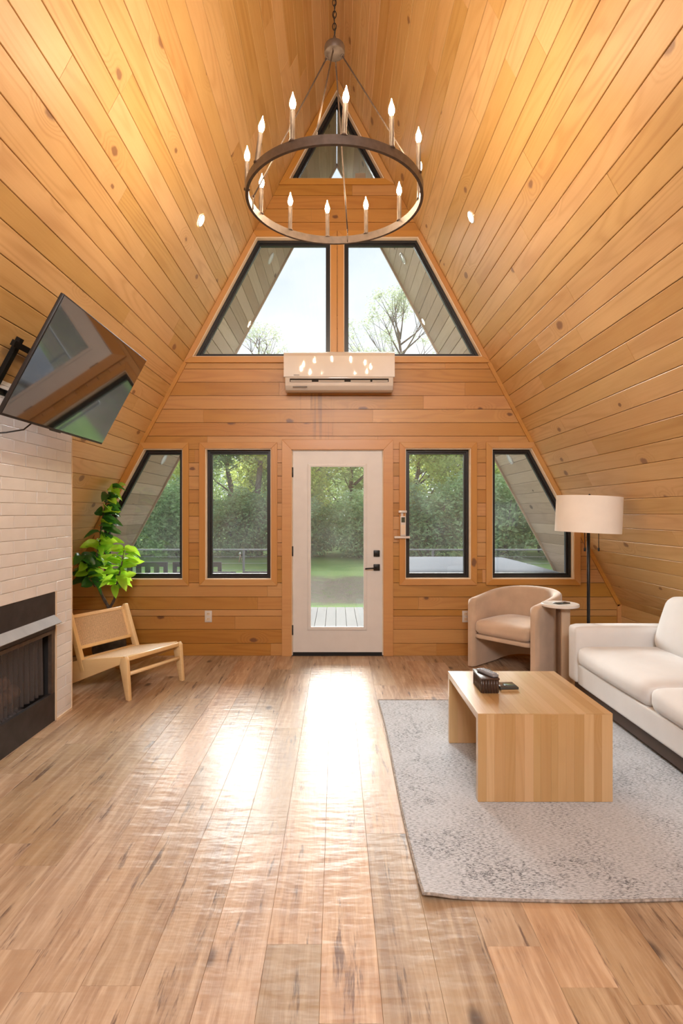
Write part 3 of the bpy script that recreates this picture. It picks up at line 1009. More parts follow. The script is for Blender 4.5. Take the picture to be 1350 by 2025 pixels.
fb(MB().box((CX - .02, FY0 + .045, .612), (CX + .006, FY1 - .045, .640)), 'top_rail', BRONZE)
hd = MB().prism([(CX + .0065, .736), (CX + .058, .687), (CX + .056, .683), (CX + .0065, .728)], FY0 + .02, FY1 - .012, 'y')
fb(hd, 'hood', HOOD)
# mesh curtain
nu, nv = 150, 6
vs = []; fs = []; uvs = []
for i in range(nu + 1):
    yy = FY0 + .05 + (FY1 - .06 - FY0 - .05) * i / nu
    for j in range(nv + 1):
        q = j / nv
        zz = .21 + (.615 - .21) * q
        u = i / nu
        fold = .011 * math.sin(u * 92 + .5 * math.sin(u * 13)) * (1 - .35 * q)
        vs.append((CX - .045 + fold, yy + .004 * math.sin(u * 60 + q * 2), zz)); uvs.append((u * 1.3, zz))
for i in range(nu):
    for j in range(nv):
        a = i * (nv + 1) + j
        fs.append((a, a + nv + 1, a + nv + 2, a + 1))
cur = fb(MB().add(vs, fs, True), 'mesh_curtain', CURTAIN)
uvl = cur.data.uv_layers.new(name='UVMap')
for lp in cur.data.loops: uvl.data[lp.index].uv = uvs[lp.vertex_index]
for (a, b, rr_) in (((-2.14, 2.95, .20), (-2.10, 3.62, .27), .055), ((-2.20, 3.05, .32), (-2.08, 3.50, .36), .045), ((-2.05, 3.1, .19), (-2.12, 3.45, .21), .05)):
    pts = [Vector(a).lerp(Vector(b), q / 8) + Vector((RN.uniform(-.006, .006), 0, RN.uniform(-.006, .006))) for q in range(9)]
    fb(MB().tube(pts, [rr_ * RN.uniform(.85, 1.1) for _ in pts], 10), 'log', LOG)
vs = []; fs = []
for i in range(25):
    for j in range(13):
        vs.append((-2.36 + .34 * j / 12, FY0 + .05 + (FY1 - FY0 - .10) * i / 24, FZ0 + .02 + .09 * math.exp(-((i - 12) / 9) ** 2) * math.sin(PI * j / 12) + RN.uniform(0, .018)))
for i in range(24):
    for j in range(12):
        a = i * 13 + j; fs.append((a, a + 1, a + 14, a + 13))
fb(MB().add(vs, fs), 'ember_bed', EMBER)

# ================================================================== AIR CONDITIONER
ac = root('air_conditioner', (.027, D, 2.62), 0, 'white wall-mounted split air conditioner over the door, overlapping the upper window', 'air conditioner')
HWd = .536
prof = [(0, .015), (0, .375), (-.150, .372), (-.185, .355), (-.200, .33), (-.205, .13), (-.198, .045), (-.165, .008), (-.12, .0)]
o = MB().prism([(a, b) for a, b in prof], -HWd + .012, HWd - .012, 'x').build('body', WHITE_PLASTIC, ac)
bevel(o, .006, 2)
fpn = [(-.204, .125), (-.212, .13), (-.214, .33), (-.205, .362), (-.175, .380), (-.14, .384), (-.14, .372), (-.19, .35), (-.203, .32)]
o = MB().prism(fpn, -HWd, HWd, 'x').build('front_panel', WHITE_PLASTIC, ac)
o = MB().box((-.478, -.2065, .082), (.478, -.19, .113)).build('air_slot', DARK_GAP, ac)
for a, b in ((-.47, -.265), (-.20, .05), (.11, .30), (.32, .47)):
    MB().prism([(-.209, .080), (-.218, .092), (-.206, .098), (-.203, .088)], a, b, 'x').build('louvre', WHITE_PLASTIC, ac)
MB().box((-.45, -.2068, .030), (-.31, -.196, .036)).build('label_strip', STEEL, ac)
MB().box((-.44, -.2150, .142), (-.385, -.2135, .148)).build('badge', STEEL, ac)

# remote holder by the right window
c = W(794, 1062)
r = root('remote_wall_holder', (c[0], D, c[1]), 0, 'small white two-bar wall holder beside the window right of the door', 'holder')
o = MB().box((-.078, -.045, -.012), (.078, -.0195, .010)).build('lower_bar', WHITE_PLASTIC, r); bevel(o, .003, 2)
o = MB().box((-.036, -.042, .242), (.046, -.0195, .266)).build('upper_bar', WHITE_PLASTIC, r); bevel(o, .003, 2)
MB().box((-.01, -.0215, .010), (.012, -.0195, .242)).build('back_strip', WHITE_PLASTIC, r)
r = root('remote_control', (c[0] + .009, D - .036, c[1] + .012), 0, 'white air conditioner remote standing upright in the wall holder', 'remote control')
o = MB().box((-.027, -.011, 0), (.027, .011, .198)).build('casing', WHITE_PLASTIC, r); bevel(o, .005, 2)
MB().box((-.018, -.0122, .135), (.018, -.010, .187)).build('display', LCD, r)
MB().box((-.020, -.0122, .015), (.020, -.010, .112)).build('key_cover', CREAM, r)

# ================================================================== CHANDELIER
RC = Vector((-.011, 3.085, 3.155)); RR = .482
ch = root('chandelier', RC, 0, 'round bronze wagon-wheel chandelier with twelve lit candle bulbs hanging on a chain', 'chandelier')
def ringband(r0, r1, z0, z1, n=96):
    mb = MB()
    vs = []
    for k in range(n):
        t = 2 * PI * k / n; c_, s_ = math.cos(t), math.sin(t)
        for r_, z_ in ((r1, z0), (r1, z1), (r0, z1), (r0, z0)): vs.append((r_ * c_, r_ * s_, z_))
    fs = []
    for k in range(n):
        for q in range(4):
            a = k * 4 + q; b = k * 4 + (q + 1) % 4; c_ = ((k + 1) % n) * 4 + (q + 1) % 4; d = ((k + 1) % n) * 4 + q
            fs.append((a, b, c_, d))
    return mb.add(vs, fs, True)
o = ringband(RR - .010, RR + .006, 0, .046).build('ring', BRONZE, ch)
try: o.data.set_sharp_from_angle(angle=math.radians(40))
except Exception: pass
HZ = 3.977 - RC.z
hub = MB().lathe([(0, 0), (.054, 0), (.057, .004), (.057, .036), (.052, .046), (.030, .064), (.010, .085), (.006, .10), (0, .10)], 32).build('hub', BRONZE, ch)
hub.location = (0, 0, HZ)
for k in range(4):
    t = math.radians(10 + 90 * k)
    d = Vector((math.sin(t), math.cos(t), 0))
    a = d * .045 + Vector((0, 0, HZ - .018)); b = d * (RR - .012) + Vector((0, 0, .075))
    rod = MB().tube([a, b], .0042, 8).tube([b, d * (RR - .012) + Vector((0, 0, .005))], .003, 6)
    # small eye loops at both ends
    for P_ in (a, b):
        pts = [P_ + Vector((d.x * .009 * math.cos(q), d.y * .009 * math.cos(q), .011 * math.sin(q))) for q in [2 * PI * i / 12 for i in range(13)]]
        rod.tube(pts, .0022, 6, cap=False)
    rod.build('suspension_rod', BRONZE, ch)
for k in range(12):
    t = math.radians(-5.5 + 30 * k)
    d = Vector((math.sin(t), math.cos(t), 0))
    sl = MB().lathe([(0, 0), (.017, 0), (.017, .006), (.0125, .010), (.0125, .150), (.0105, .153), (0, .153)], 14).build('candle_sleeve', BRONZE, ch)
    sl.location = d * (RR - .002) + Vector((0, 0, .042))
    tilt = {8: (.0, .13), 6: (.0, .05), 10: (0, .035), 7: (0, .01), 1: (.0, -.01)}.get(k, (RN.uniform(-.02, .02), RN.uniform(-.02, .02)))
    sl.rotation_euler = (tilt[0], tilt[1], 0)
    bu = MB().lathe([(.007, 0), (.010, .006), (.0165, .022), (.0175, .034), (.0145, .050), (.0085, .066), (.0038, .080), (.0012, .092), (0, .094)], 16).build('bulb', BULB_M, sl)
    bu.location = (0, 0, .153); bu.scale = (.86, .86, .92)
# chain
cm = MB(); z = HZ + .10; k = 0
ztop_ = AZ - .055 - RC.z
while z < ztop_ - .03:
    pts = []
    for i in range(13):
        q = 2 * PI * i / 12
        a = .010 * math.cos(q); b = .021 * math.sin(q)
        pts.append(Vector((a if k % 2 else 0, 0 if k % 2 else a, z + .018 + b)))
    cm.tube(pts, .0026, 6, cap=False)
    z += .0335; k += 1
cm.tube([(.006 * math.sin(q * 1.7), .006 * math.cos(q * 1.7), HZ + .09 + (ztop_ - HZ - .09) * q / 40) for q in range(41)], .0022, 6)
cm.build('chain', BLACK_METAL, ch, kind='stuff')
cano = MB().lathe([(0, 0), (.055, .002), (.065, .016), (.066, .03), (0, .03)], 24).build('ceiling_canopy', BRONZE, ch)
cano.location = (0, 0, AZ - .075 - RC.z)

# ================================================================== DOWNLIGHTS
def downlight(side, Y, z, lit, lab, grp=None):
    sc_ = 1.0 if lit else 1.35
    x = AX + side * (AZ - z) / SL
    nz = Vector((-side * SA, 0, -CA))
    r = root('recessed_light', (x, Y, z), 0, lab, 'ceiling light', grp)
    r.rotation_euler = nz.to_track_quat('Z', 'Y').to_euler()
    MB().lathe([(.050, .0), (.050, .005), (.043, .007), (.041, .003)], 28).build('trim_ring', WHITE_PLASTIC, r)
    r.scale = (sc_,) * 3
    MB().lathe([(.0, .0035), (.042, .0035), (.042, .0)], 28).build('lens', CAN_M if lit else CAN_OFF, r)
downlight(-1, 4.459, 3.777, True, 'small lit recessed light in the left pine slope')
downlight(1, 4.46, 3.806, True, 'small lit recessed light in the right pine slope')
downlight(-1, 6.47, 2.06, False, 'unlit round light in the left soffit seen through the lower left window')
downlight(1, 6.47, 2.06, False, 'unlit round light in the right soffit seen through the lower right window')
downlight(-1, 6.44, 4.38, False, 'unlit round light in the left soffit seen through the upper window')
downlight(1, 6.44, 4.38, False, 'unlit round light in the right soffit seen through the upper window')

# ================================================================== TELEVISION
TW, THh = 1.21, .685
tv = root('television', (-1.682, 3.385, 1.922), 0, 'large black flat television tilted on the left slope above the fireplace', 'television')
dn = Vector((CA, 0, SA))             # up along the screen
nr = Vector((SA, 0, -CA))            # towards the room
tv.rotation_euler = (0, 0, 0)
def tvm(mb, nm, mat, **k):
    o = mb.build(nm, mat, tv, **k)
    for v in o.data.vertices:
        a, b, c_ = v.co
        v.co = Vector((0, 1, 0)) * a + dn * b + nr * c_
    return o
o = tvm(MB().box((-TW / 2, 0, -.022), (TW / 2, THh, -.001)), 'bezel', TVBACK); bevel(o, .003, 2)
o = tvm(MB().box((-TW / 2 + .007, .014, -.004), (TW / 2 - .007, THh - .007, .0012)), 'screen', SCREEN)
o = tvm(MB().box((-.42, .06, -.062), (.42, .48, -.020)), 'back_housing', TVBACK); bevel(o, .012, 2)
o = tvm(MB().box((-.10, -.006, -.014), (.02, .001, -.004)), 'sensor_bar', TVBACK)
# mount: from the housing to the slope
mt = root('tv_bracket', (-1.682, 3.385, 1.922), 0, 'black articulated bracket between the television and the left slope', 'tv mount')
offr = ((AZ - 1.922) - SL * (1.682 + AX)) * CA    # distance screen plane -> slope surface
def mtm(mb, nm):
    o = mb.build(nm, BLACK_METAL, mt)
    for v in o.data.vertices:
        a, b, c_ = v.co
        v.co = Vector((0, 1, 0)) * a + dn * b + nr * c_
    return o
hR = -offr
for ya in (-.24, .14):
    mtm(MB().box((ya, .03, hR + .002), (ya + .035, .39, hR + .028)), 'wall_rail')
for zb in (.05, .33):
    mtm(MB().box((-.30, zb, hR + .028), (.20, zb + .035, hR + .05)), 'cross_bar')
mtm(MB().tube([(-.16, .07, hR + .05), (-.16, .10, (hR - .07) / 2), (-.12, .16, -.064)], .016, 8), 'arm')
mtm(MB().tube([(.10, .34, hR + .05), (.12, .36, (hR - .07) / 2), (.12, .40, -.064)], .016, 8), 'arm')
cb = MB().tube([(-1.70, 3.10, 1.93), (-1.72, 3.06, 1.89), (-1.80, 3.03, 1.87), (-1.90, 2.96, 1.85), (-1.918, 2.86, 1.825), (-1.918, 2.74, 1.81)], .0042, 8).build('power_cable', RUBBER)
tag(cb, 'thin black cable drooping from the television across the white tiles', 'cable')

# ================================================================== CANE CHAIR
cc = root('cane_lounge_chair', (-1.49, 4.522, 0), math.atan2(-.469, .883), 'low pale wood lounge chair with a woven cane back and seat', 'chair')
HY = .30
def cpoly(poly, y0, y1, nm, bw=.004):
    o = MB().prism(ccw(poly), y0, y1, 'y').build(nm, PALEWOOD, cc)
    bevel(o, bw, 2)
    return o
for s_ in (-1, 1):
    a, b = sorted((s_ * HY, s_ * (HY - .030)))
    cpoly([(-.03, .315), (.018, .332), (.036, .31), (.062, .0), (.026, .0), (-.045, .26)], a, b, 'leg')
    a2, b2 = sorted((s_ * (HY - .001), s_ * (HY - .026)))
    cpoly([(-.02, .328), (-.50, .243), (-.70, .19), (-.775, .002), (-.70, .0), (-.045, .262)], a2, b2, 'side_rail')
    a3, b3 = sorted((s_ * (HY - .026), s_ * (HY - .060)))
    d = Vector((-.144, .364)).normalized(); n_ = Vector((d.y, -d.x)) * .027
    p0 = Vector((-.470, .150)); p1 = Vector((-.648, .600))
    a4, b4 = sorted((s_ * (HY + .001), s_ * (HY - .034)))
    cpoly([tuple(p0 - n_), tuple(p0 + n_), tuple(p1 + n_ * .85), tuple(p1 + d * .008), tuple(p1 - n_ * .85)], a4, b4, 'back_post')
o = MB().box((-.012, -HY + .028, .292), (.022, HY - .028, .326)).build('front_rail', PALEWOOD, cc); bevel(o, .006, 2)
for v in o.data.vertices: pass
o = MB().tube([(.022, -HY + .02, .195), (.022, HY - .02, .195)], .0155, 10).build('stretcher', PALEWOOD, cc)
o = MB().box((-.535, -HY + .028, .222), (-.500, HY - .028, .25)).build('rear_rail', PALEWOOD, cc)
d3 = Vector((-.144, 0, .364)).normalized(); n3 = Vector((d3.z, 0, -d3.x))
def backpt(t, y, off): return Vector((-.565, 0, .309)) + d3 * t + Vector((0, y, 0)) + n3 * off
def backbox(t0, t1, y0_, y1_, o0, o1, mb=None):
    mb = mb or MB()
    vs = [backpt(t, y, f) for t in (t0, t1) for y in (y0_, y1_) for f in (o0, o1)]
    return mb.add(vs, [(0, 1, 3, 2), (4, 6, 7, 5), (0, 4, 5, 1), (2, 3, 7, 6), (0, 2, 6, 4), (1, 5, 7, 3)])
HB = HY - .034
o = backbox(.0, .028, -HB, HB, .0, .022).build('lower_back_rail', PALEWOOD, cc); bevel(o, .004, 2)
o = backbox(.262, .292, -HB, HB, .0, .022).build('upper_back_rail', PALEWOOD, cc); bevel(o, .004, 2)
for s_ in (-1, 1):
    a, b = sorted((s_ * HB, s_ * (HB - .022)))
    backbox(.028, .262, a, b, .002, .020).build('back_stile', PALEWOOD, cc)
mb = MB()
n_w = 52; H2 = HB - .022
for i in range(n_w):
    y = -H2 + 2 * H2 * (i + .5) / n_w
    backbox(.026, .264, y - .0027, y + .0027, .011 + (.0012 if i % 2 else 0), .013 + (.0012 if i % 2 else 0), mb)
for i in range(24):
    t = .028 + .234 * (i + .5) / 24
    backbox(t - .0031, t + .0031, -H2, H2, .0125, .0145, mb)
mb.build('cane_back_panel', RATTAN, cc, kind='stuff')
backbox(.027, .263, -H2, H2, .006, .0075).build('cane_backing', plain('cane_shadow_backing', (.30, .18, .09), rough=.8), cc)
mb = MB()
def seatz(x): return .3245 + x * .166
for i in range(58):
    y = -HY + .032 + (2 * HY - .064) * (i + .5) / 58
    vs = [(x, y + q, seatz(x) + h_) for x in (-.012, -.50) for q in (-.0045, .0045) for h_ in (-.002, .001)]
    mb.add(vs, [(0, 1, 3, 2), (4, 6, 7, 5), (0, 4, 5, 1), (2, 3, 7, 6), (0, 2, 6, 4), (1, 5, 7, 3)])
for i in range(46):
    x = -.018 - .475 * (i + .5) / 46
    mb.box((x - .0043, -HY + .030, seatz(x) - .001), (x + .0043, HY - .030, seatz(x) + .0022))
mb.build('cane_seat', RATTAN, cc, kind='stuff')

# ================================================================== ARMCHAIR
am = root('barrel_armchair', (1.447, 4.93, 0), math.atan2(-.669, -.743), 'beige velvet barrel armchair with a rounded back, turned towards the room', 'armchair')
def armshell():
    hw, xs_, xb, ex = .3125, -.30, -.665, 2.5
    path = []
    n1, n2 = 10, 36
    for i in range(n1): path.append((-.0 + (xs_) * i / n1, -hw))
    for i in range(n2 + 1):
        t = -PI / 2 + PI * i / n2
        c_, s_ = math.cos(t), math.sin(t)
        path.append((xs_ + (xb - xs_) * abs(c_) ** (2 / ex), hw * math.copysign(abs(s_) ** (2 / ex), s_)))
    for i in range(n1 - 1, -1, -1): path.append((xs_ * i / n1, hw))
    P = [Vector(p) for p in path]; N_ = len(P)
    L = [0]
    for i in range(1, N_): L.append(L[-1] + (P[i] - P[i - 1]).length)
    T = L[-1]
    rings = []
    for i in range(N_):
        e_ = (P[min(i + 1, N_ - 1)] - P[max(i - 1, 0)]).normalized()
        nn = Vector((e_.y, -e_.x))     # outward
        dend = min(L[i], T - L[i])
        back = math.sin(PI * L[i] / T)
        top = .640 + .085 * back ** 1.3
        rnd = 1 - max(0, 1 - dend / .05)
        top -= .05 * (1 - math.sqrt(max(0, 1 - (1 - rnd) ** 2)))
        th = .0375 * (.55 + .45 * math.sqrt(max(0, 1 - (1 - min(1, dend / .03)) ** 2)))
        bot = .012 + .05 * max(0, math.sin(PI * (L[i] / T - .22) / .56)) if .22 < L[i] / T < .78 else .012
        prof = [(-th, bot)] + [(-th, bot + (top - .03 - bot) * q / 6) for q in range(1, 7)]
        for q in range(1, 8):
            a = PI - PI * q / 8
            prof.append((th * math.cos(a), top - .03 + .03 * math.sin(a)))
        prof += [(th, top - .03 - (top - .03 - bot) * q / 6) for q in range(0, 7)]
        rings.append([(P[i].x + nn.x * u, P[i].y + nn.y * u, v) for u, v in prof])
    m_ = len(rings[0]); vs = [v for r_ in rings for v in r_]; fs = []
    for i in range(N_ - 1):
        for j in range(m_):
            j2 = (j + 1) % m_
            fs.append((i * m_ + j, i * m_ + j2, (i + 1) * m_ + j2, (i + 1) * m_ + j))
    fs.append(tuple(range(m_ - 1, -1, -1))); fs.append(tuple((N_ - 1) * m_ + j for j in range(m_)))
    return MB().add(vs, fs, True)
o = armshell().build('back_and_arms', SUEDE, am)
try: o.data.set_sharp_from_angle(angle=math.radians(60))
except Exception: pass
def dshape(out_, u):
    x, y, z_ = out_
    if x < -.0: y *= math.sqrt(max(.15, 1 - (min(1, -x / .36)) ** 2 * .55))
    return [x, y, z_]
o = softbox((.56, .545, .045), .018, (0, 0, 0), 10, dshape).build('seat_frame', SUEDE, am); o.location = (-.30, 0, .295)
o = softbox((.57, .54, .125), .045, (.012, .0, .022), 14, dshape).build('seat_cushion', SUEDE, am); o.location = (-.285, 0, .383)

# ================================================================== SIDE TABLE
st = root('drink_table', (1.898, 4.72, 0), 0, 'slim drinks table with a round white top beside the armchair', 'side table')
o = MB().lathe([(0, .640), (.146, .640), (.152, .645), (.152, .662), (.148, .666), (0, .666)], 48).build('table_top', MARBLE, st)
try: o.data.set_sharp_from_angle(angle=math.radians(40))
except Exception: pass
o = MB().box((-.008, -.05, 0), (.066, .05, .640)).build('pedestal', BROWN_STEM, st); bevel(o, .006, 2)
o = MB().box((-.026, -.03, .0), (-.009, .03, .640)).build('rear_slat', plain('dark_timber_edge', (.16, .09, .05), rough=.6), st)
r = root('smartphone', (1.905, 4.71, .666), .35, 'dark smartphone lying on the round white drinks table', 'phone')
o = MB().box((-.065, -.032, 0), (.065, .032, .009)).build('body', PHONE, r); bevel(o, .003, 2)

# ================================================================== FLOOR LAMP
fl = root('floor_lamp', (2.006, 4.43, 0), 0, 'floor lamp with a cream drum shade on a thin black pole', 'lamp')
MB().lathe([(0, 0), (.125, 0), (.125, .014), (.118, .018), (0, .018)], 36).build('base', BLACK_METAL, fl)
MB().tube([(0, 0, .015), (0, 0, 1.52)], .0125, 12).build('pole', BLACK_METAL, fl)
sm_ = Matrix.Translation((0, 0, 1.42)) @ Matrix.Rotation(math.radians(2.6), 4, 'Y')
shd = MB().lathe([(.245, -.143), (.245, .143), (.241, .143), (.241, -.143), (.245, -.143)], 64, m=sm_).build('lamp_shade', SHADE, fl)
try: shd.data.set_sharp_from_angle(angle=math.radians(40))
except Exception: pass
sp = MB()
for q in range(3):
    a = 2 * PI * q / 3 + .4
    sp.tube([sm_ @ Vector((0, 0, .125)), sm_ @ Vector((.241 * math.cos(a), .241 * math.sin(a), .135))], .003, 6)
sp.build('shade_spider', BLACK_METAL, fl)
MB().lathe([(0, 0), (.008, 0), (.011, .012), (.006, .022), (0, .025)], 12, c=(.008, 0, 1.56)).tube([(.0, 0, 1.50), (.008, 0, 1.565)], .004, 6).build('finial', BLACK_METAL, fl)
for x_ in (-.052, .058):
    MB().tube([(x_, -.05, 1.42), (x_, -.05, 1.155)], .0028, 6).lathe([(0, 0), (.0075, .002), (.0075, .026), (0, .030)], 10, c=(x_, -.05, 1.13)).build('pull_chain', BLACK_METAL, fl)
MB().tube([(0, 0, 1.40), (-.052, -.05, 1.42)], .006, 6).tube([(0, 0, 1.40), (.058, -.05, 1.42)], .006, 6).build('socket_arm', BLACK_METAL, fl)

# ================================================================== SOFA
sf = root('sofa', (1.84, 3.275, 0), 0, 'long cream fabric sofa with loose seat and back cushions along the right slope', 'sofa')
def sbx(nm, c_, size, r_, puff=(0, 0, 0), n=12, rot=None, mat=LINEN, fn=None):
    o = softbox(size, r_, puff, n, fn).build(nm, mat, sf)
    o.location = c_
    if rot: o.rotation_euler = rot
    return o
sbx('base', (.405, 0, .20), (.81, 1.96, .16), .018)
o = MB().box((.03, -1.09, .035), (.78, 1.09, .118)).build('plinth', plain('dark_walnut_plinth', (.06, .035, .022), rough=.5), sf)
for x_, y_ in ((.08, -1.02), (.08, 1.02), (.70, -1.02), (.70, 1.02)):
    MB().lathe([(0, 0), (.02, 0), (.026, .036), (0, .036)], 12, c=(x_, y_, 0)).build('leg', BLACK_METAL, sf)
for s_ in (1, -1):
    sbx('arm', (.40, s_ * 1.058, .342), (.82, .155, .440), .036, (.0, .006, .004))
    sbx('seat_cushion', (.32, s_ * .4925, .345), (.665, .982, .150), .06, (.018, .004, .022))
    sbx('back_cushion', (.690, s_ * .49, .590), (.20, .955, .43), .085, (.045, .01, .02), 14, (0, .30, 0))
o = MB().prism([(.74, .28), (.80, .28), (.885, .60), (.80, .60)], -.975, .975, 'y').build('back_frame', LINEN, sf); bevel(o, .02, 3)

# ================================================================== RUG
rg = root('area_rug', (.32 + 1.12, 2.048 + 1.095, 0), 0, 'faded pale grey patterned rug under the coffee table', 'rug')
nx, ny = 60, 58
vs = []; fs = []
for i in range(nx + 1):
    for j in range(ny + 1):
        x = -1.12 + 2.24 * i / nx; y = -1.095 + 2.19 * j / ny
        d1 = math.hypot(x + 1.12, y + 1.095)
        z = .0085 + .018 * math.exp(-(d1 / .10) ** 2) + .0006 * math.sin(x * 9) * math.sin(y * 7)
        ex_ = .010 * math.sin(x * 5 + 1) if j in (0,) else 0
        vs.append((x + .006 * math.sin(y * 3.1), y + ex_ * .8, z))
for i in range(nx):
    for j in range(ny):
        a = i * (ny + 1) + j
        fs.append((a, a + ny + 1, a + ny + 2, a + 1))
MB().add(vs, fs, True).build('pile', RUG, rg)
edge = [vs[i * (ny + 1)] for i in range(nx + 1)]
MB().tube([(p[0], p[1], p[2] - .002) for p in edge], .0058, 6).tube([(vs[j][0], vs[j][1], vs[j][2] - .002) for j in range(ny + 1)], .0058, 6) \
    .tube([(vs[i * (ny + 1) + ny][0], vs[i * (ny + 1) + ny][1], .0065) for i in range(nx + 1)], .0058, 6) \
    .build('binding', plain('grey_rug_binding', (.30, .27, .245), rough=1, vary=.4, ns=70), rg)

# ================================================================== COFFEE TABLE
TZ = .0105
TX0, TX1, TY0, TY1, TH = .696, 1.358, 2.736, 3.472, .434
ct = root('coffee_table', ((TX0 + TX1) / 2, (TY0 + TY1) / 2, TZ), 0, 'waterfall coffee table of glued hardwood staves on the grey rug', 'coffee table')
hx, hy = (TX1 - TX0) / 2, (TY1 - TY0) / 2
tk = .036
def staves(parent, n, kind):
    ws = [RN.uniform(.75, 1.3) for _ in range(n)]; tot = sum(ws); x = -hx
    for w in ws:
        w2 = w / tot * 2 * hx
        if kind == 'top':
            L_ = 2 * hy; a = MB().box((0, 0, 0), (L_, w2 - .0003, .004)); o = a.build('stave', BUTCHER, parent)
            o.matrix_world = Matrix(((0, -1, 0, x + w2), (1, 0, 0, -hy), (0, 0, 1, TH - .004), (0, 0, 0, 1)))
        else:
            y_, dirn = kind
            L_ = TH - .0045; a = MB().box((0, 0, 0), (L_, w2 - .0003, .004)); o = a.build('stave', BUTCHER, parent)
            if dirn < 0: # face to -Y : local x=up, y = -X? z=-Y
                o.matrix_world = Matrix(((0, -1, 0, x + w2), (0, 0, -1, y_ + .004), (1, 0, 0, 0), (0, 0, 0, 1)))
            else:
                o.matrix_world = Matrix(((0, 1, 0, x), (0, 0, 1, y_ - .004), (1, 0, 0, 0), (0, 0, 0, 1)))
        x += w2
def core(nm, a, b):
    o = MB().box(a, b).build(nm, BUTCHER, ct)
    return o
tp = core('table_top', (-hx, -hy + .0042, TH - tk), (hx, hy, TH - .004)); staves(tp, 15, 'top')
f1 = core('end_panel', (-hx, -hy + .004, 0), (hx, -hy + tk, TH - tk)); staves(f1, 15, (-hy, -1))
f2 = core('end_panel', (-hx, hy - tk + .004, 0), (hx, hy - .004, TH - tk)); staves(f2, 15, (hy - tk, -1))
for o in (tp, f1, f2): pass

# things on the table
tt = TZ + TH
bx = root('ribbed_box', (.841, 3.135, tt), 0, 'small dark brown ribbed lidded box on the coffee table', 'box')
o = MB().box((-.045, -.090, 0), (.045, .090, .074)).build('body', ESPRESSO, bx)
rb_ = MB()
for i in range(6):
    x = -.045 + .09 * (i + .5) / 6
    rb_.tube([(x, -.0905, .002), (x, -.0905, .073)], .0052, 8).tube([(x, .0905, .002), (x, .0905, .073)], .0052, 8)
for i in range(12):
    y = -.09 + .18 * (i + .5) / 12
    rb_.tube([(-.0455, y, .002), (-.0455, y, .073)], .0052, 8).tube([(.0455, y, .002), (.0455, y, .073)], .0052, 8)
rb_.build('ribbing', ESPRESSO, bx)
o = MB().box((-.051, -.097, .074), (.051, .097, .083)).build('lid', ESPRESSO, bx); bevel(o, .002, 2)
rm = root('tv_remote', (.846, 3.12, tt + .083), .42, 'grey television remote lying on the dark ribbed box', 'remote control')
o = softbox((.042, .150, .018), .008, (0, 0, .002), 8).build('casing', REMOTE, rm); o.location = (0, 0, .009)
km = MB()
for i in range(3):
    for j in range(7):
        km.cbox((-.012 + .012 * i, -.055 + .017 * j, .0192), (.008, .010, .003))
km.build('keys', KEYS, rm)
cs = root('flat_case', (.958, 3.135, tt), .06, 'thin square dark case lying beside the ribbed box', 'case')
o = MB().box((-.052, -.050, .006), (.052, .050, .020)).build('body', PHONE, cs); bevel(o, .003, 2)
o = MB().box((-.046, -.044, .0), (.046, .044, .006)).build('wooden_base', BUTCHER, cs)

# ================================================================== POTTED TREE
pl = root('fiddle_leaf_tree', (-2.175, 5.33, 0), 0, 'potted leafy tree with a forked trunk behind the cane chair', 'plant')
MB().lathe([(0, 0), (.095, 0), (.135, .05), (.155, .13), (.150, .21), (.128, .262), (.118, .262), (.136, .20), (0, .19)], 32).build('pot', POT, pl)
MB().lathe([(0, .225), (.128, .225), (.128, .20)], 24).build('soil', SOIL, pl)
PL = Vector(pl.location)
def pw(px, py, Y):
    return Vector(((px - 665) / 1100 * Y, Y, 1.43 + (1015 - py) / 1100 * Y)) - PL
def smooth_path(pts, n=5):
    out_ = []
    P = [pts[0]] + pts + [pts[-1]]
    for i in range(1, len(P) - 2):
        for q in range(n):
            t = q / n
            out_.append(.5 * ((2 * P[i]) + (-P[i - 1] + P[i + 1]) * t + (2 * P[i - 1] - 5 * P[i] + 4 * P[i + 1] - P[i + 2]) * t * t + (-P[i - 1] + 3 * P[i] - 3 * P[i + 1] + P[i + 2]) * t ** 3))
    out_.append(pts[-1])
    return out_
base = Vector((0, 0, .22))
fork = pw(216, 1203, 5.30)
br = {
    'left': [fork, pw(203, 1180, 5.28), pw(192, 1152, 5.27), pw(186, 1130, 5.27), pw(190, 1105, 5.27), pw(197, 1075, 5.27), pw(200, 1040, 5.27), pw(208, 1000, 5.26), pw(219, 962, 5.26)],
    'right': [fork, pw(226, 1185, 5.27), pw(230, 1160, 5.25), pw(236, 1135, 5.22), pw(242, 1110, 5.2), pw(246, 1080, 5.2)],
    'side': [pw(188, 1160, 5.27), pw(176, 1145, 5.22), pw(168, 1120, 5.18), pw(158, 1095, 5.15)],
}
mb = MB()
tp_ = smooth_path([base, pw(214, 1240, 5.32), fork])
mb.tube(tp_, [.017 - .004 * i / len(tp_) for i in range(len(tp_))], 10)
for k, p in br.items():
    sp_ = smooth_path(p)
    r0 = {'left': .0155, 'right': .014, 'side': .006}[k]
    mb.tube(sp_, [max(.003, r0 * (1 - .8 * i / len(sp_)) * (1 + .12 * math.sin(i * 2.1))) for i in range(len(sp_))], 10)
mb.build('trunk', BARK, pl)
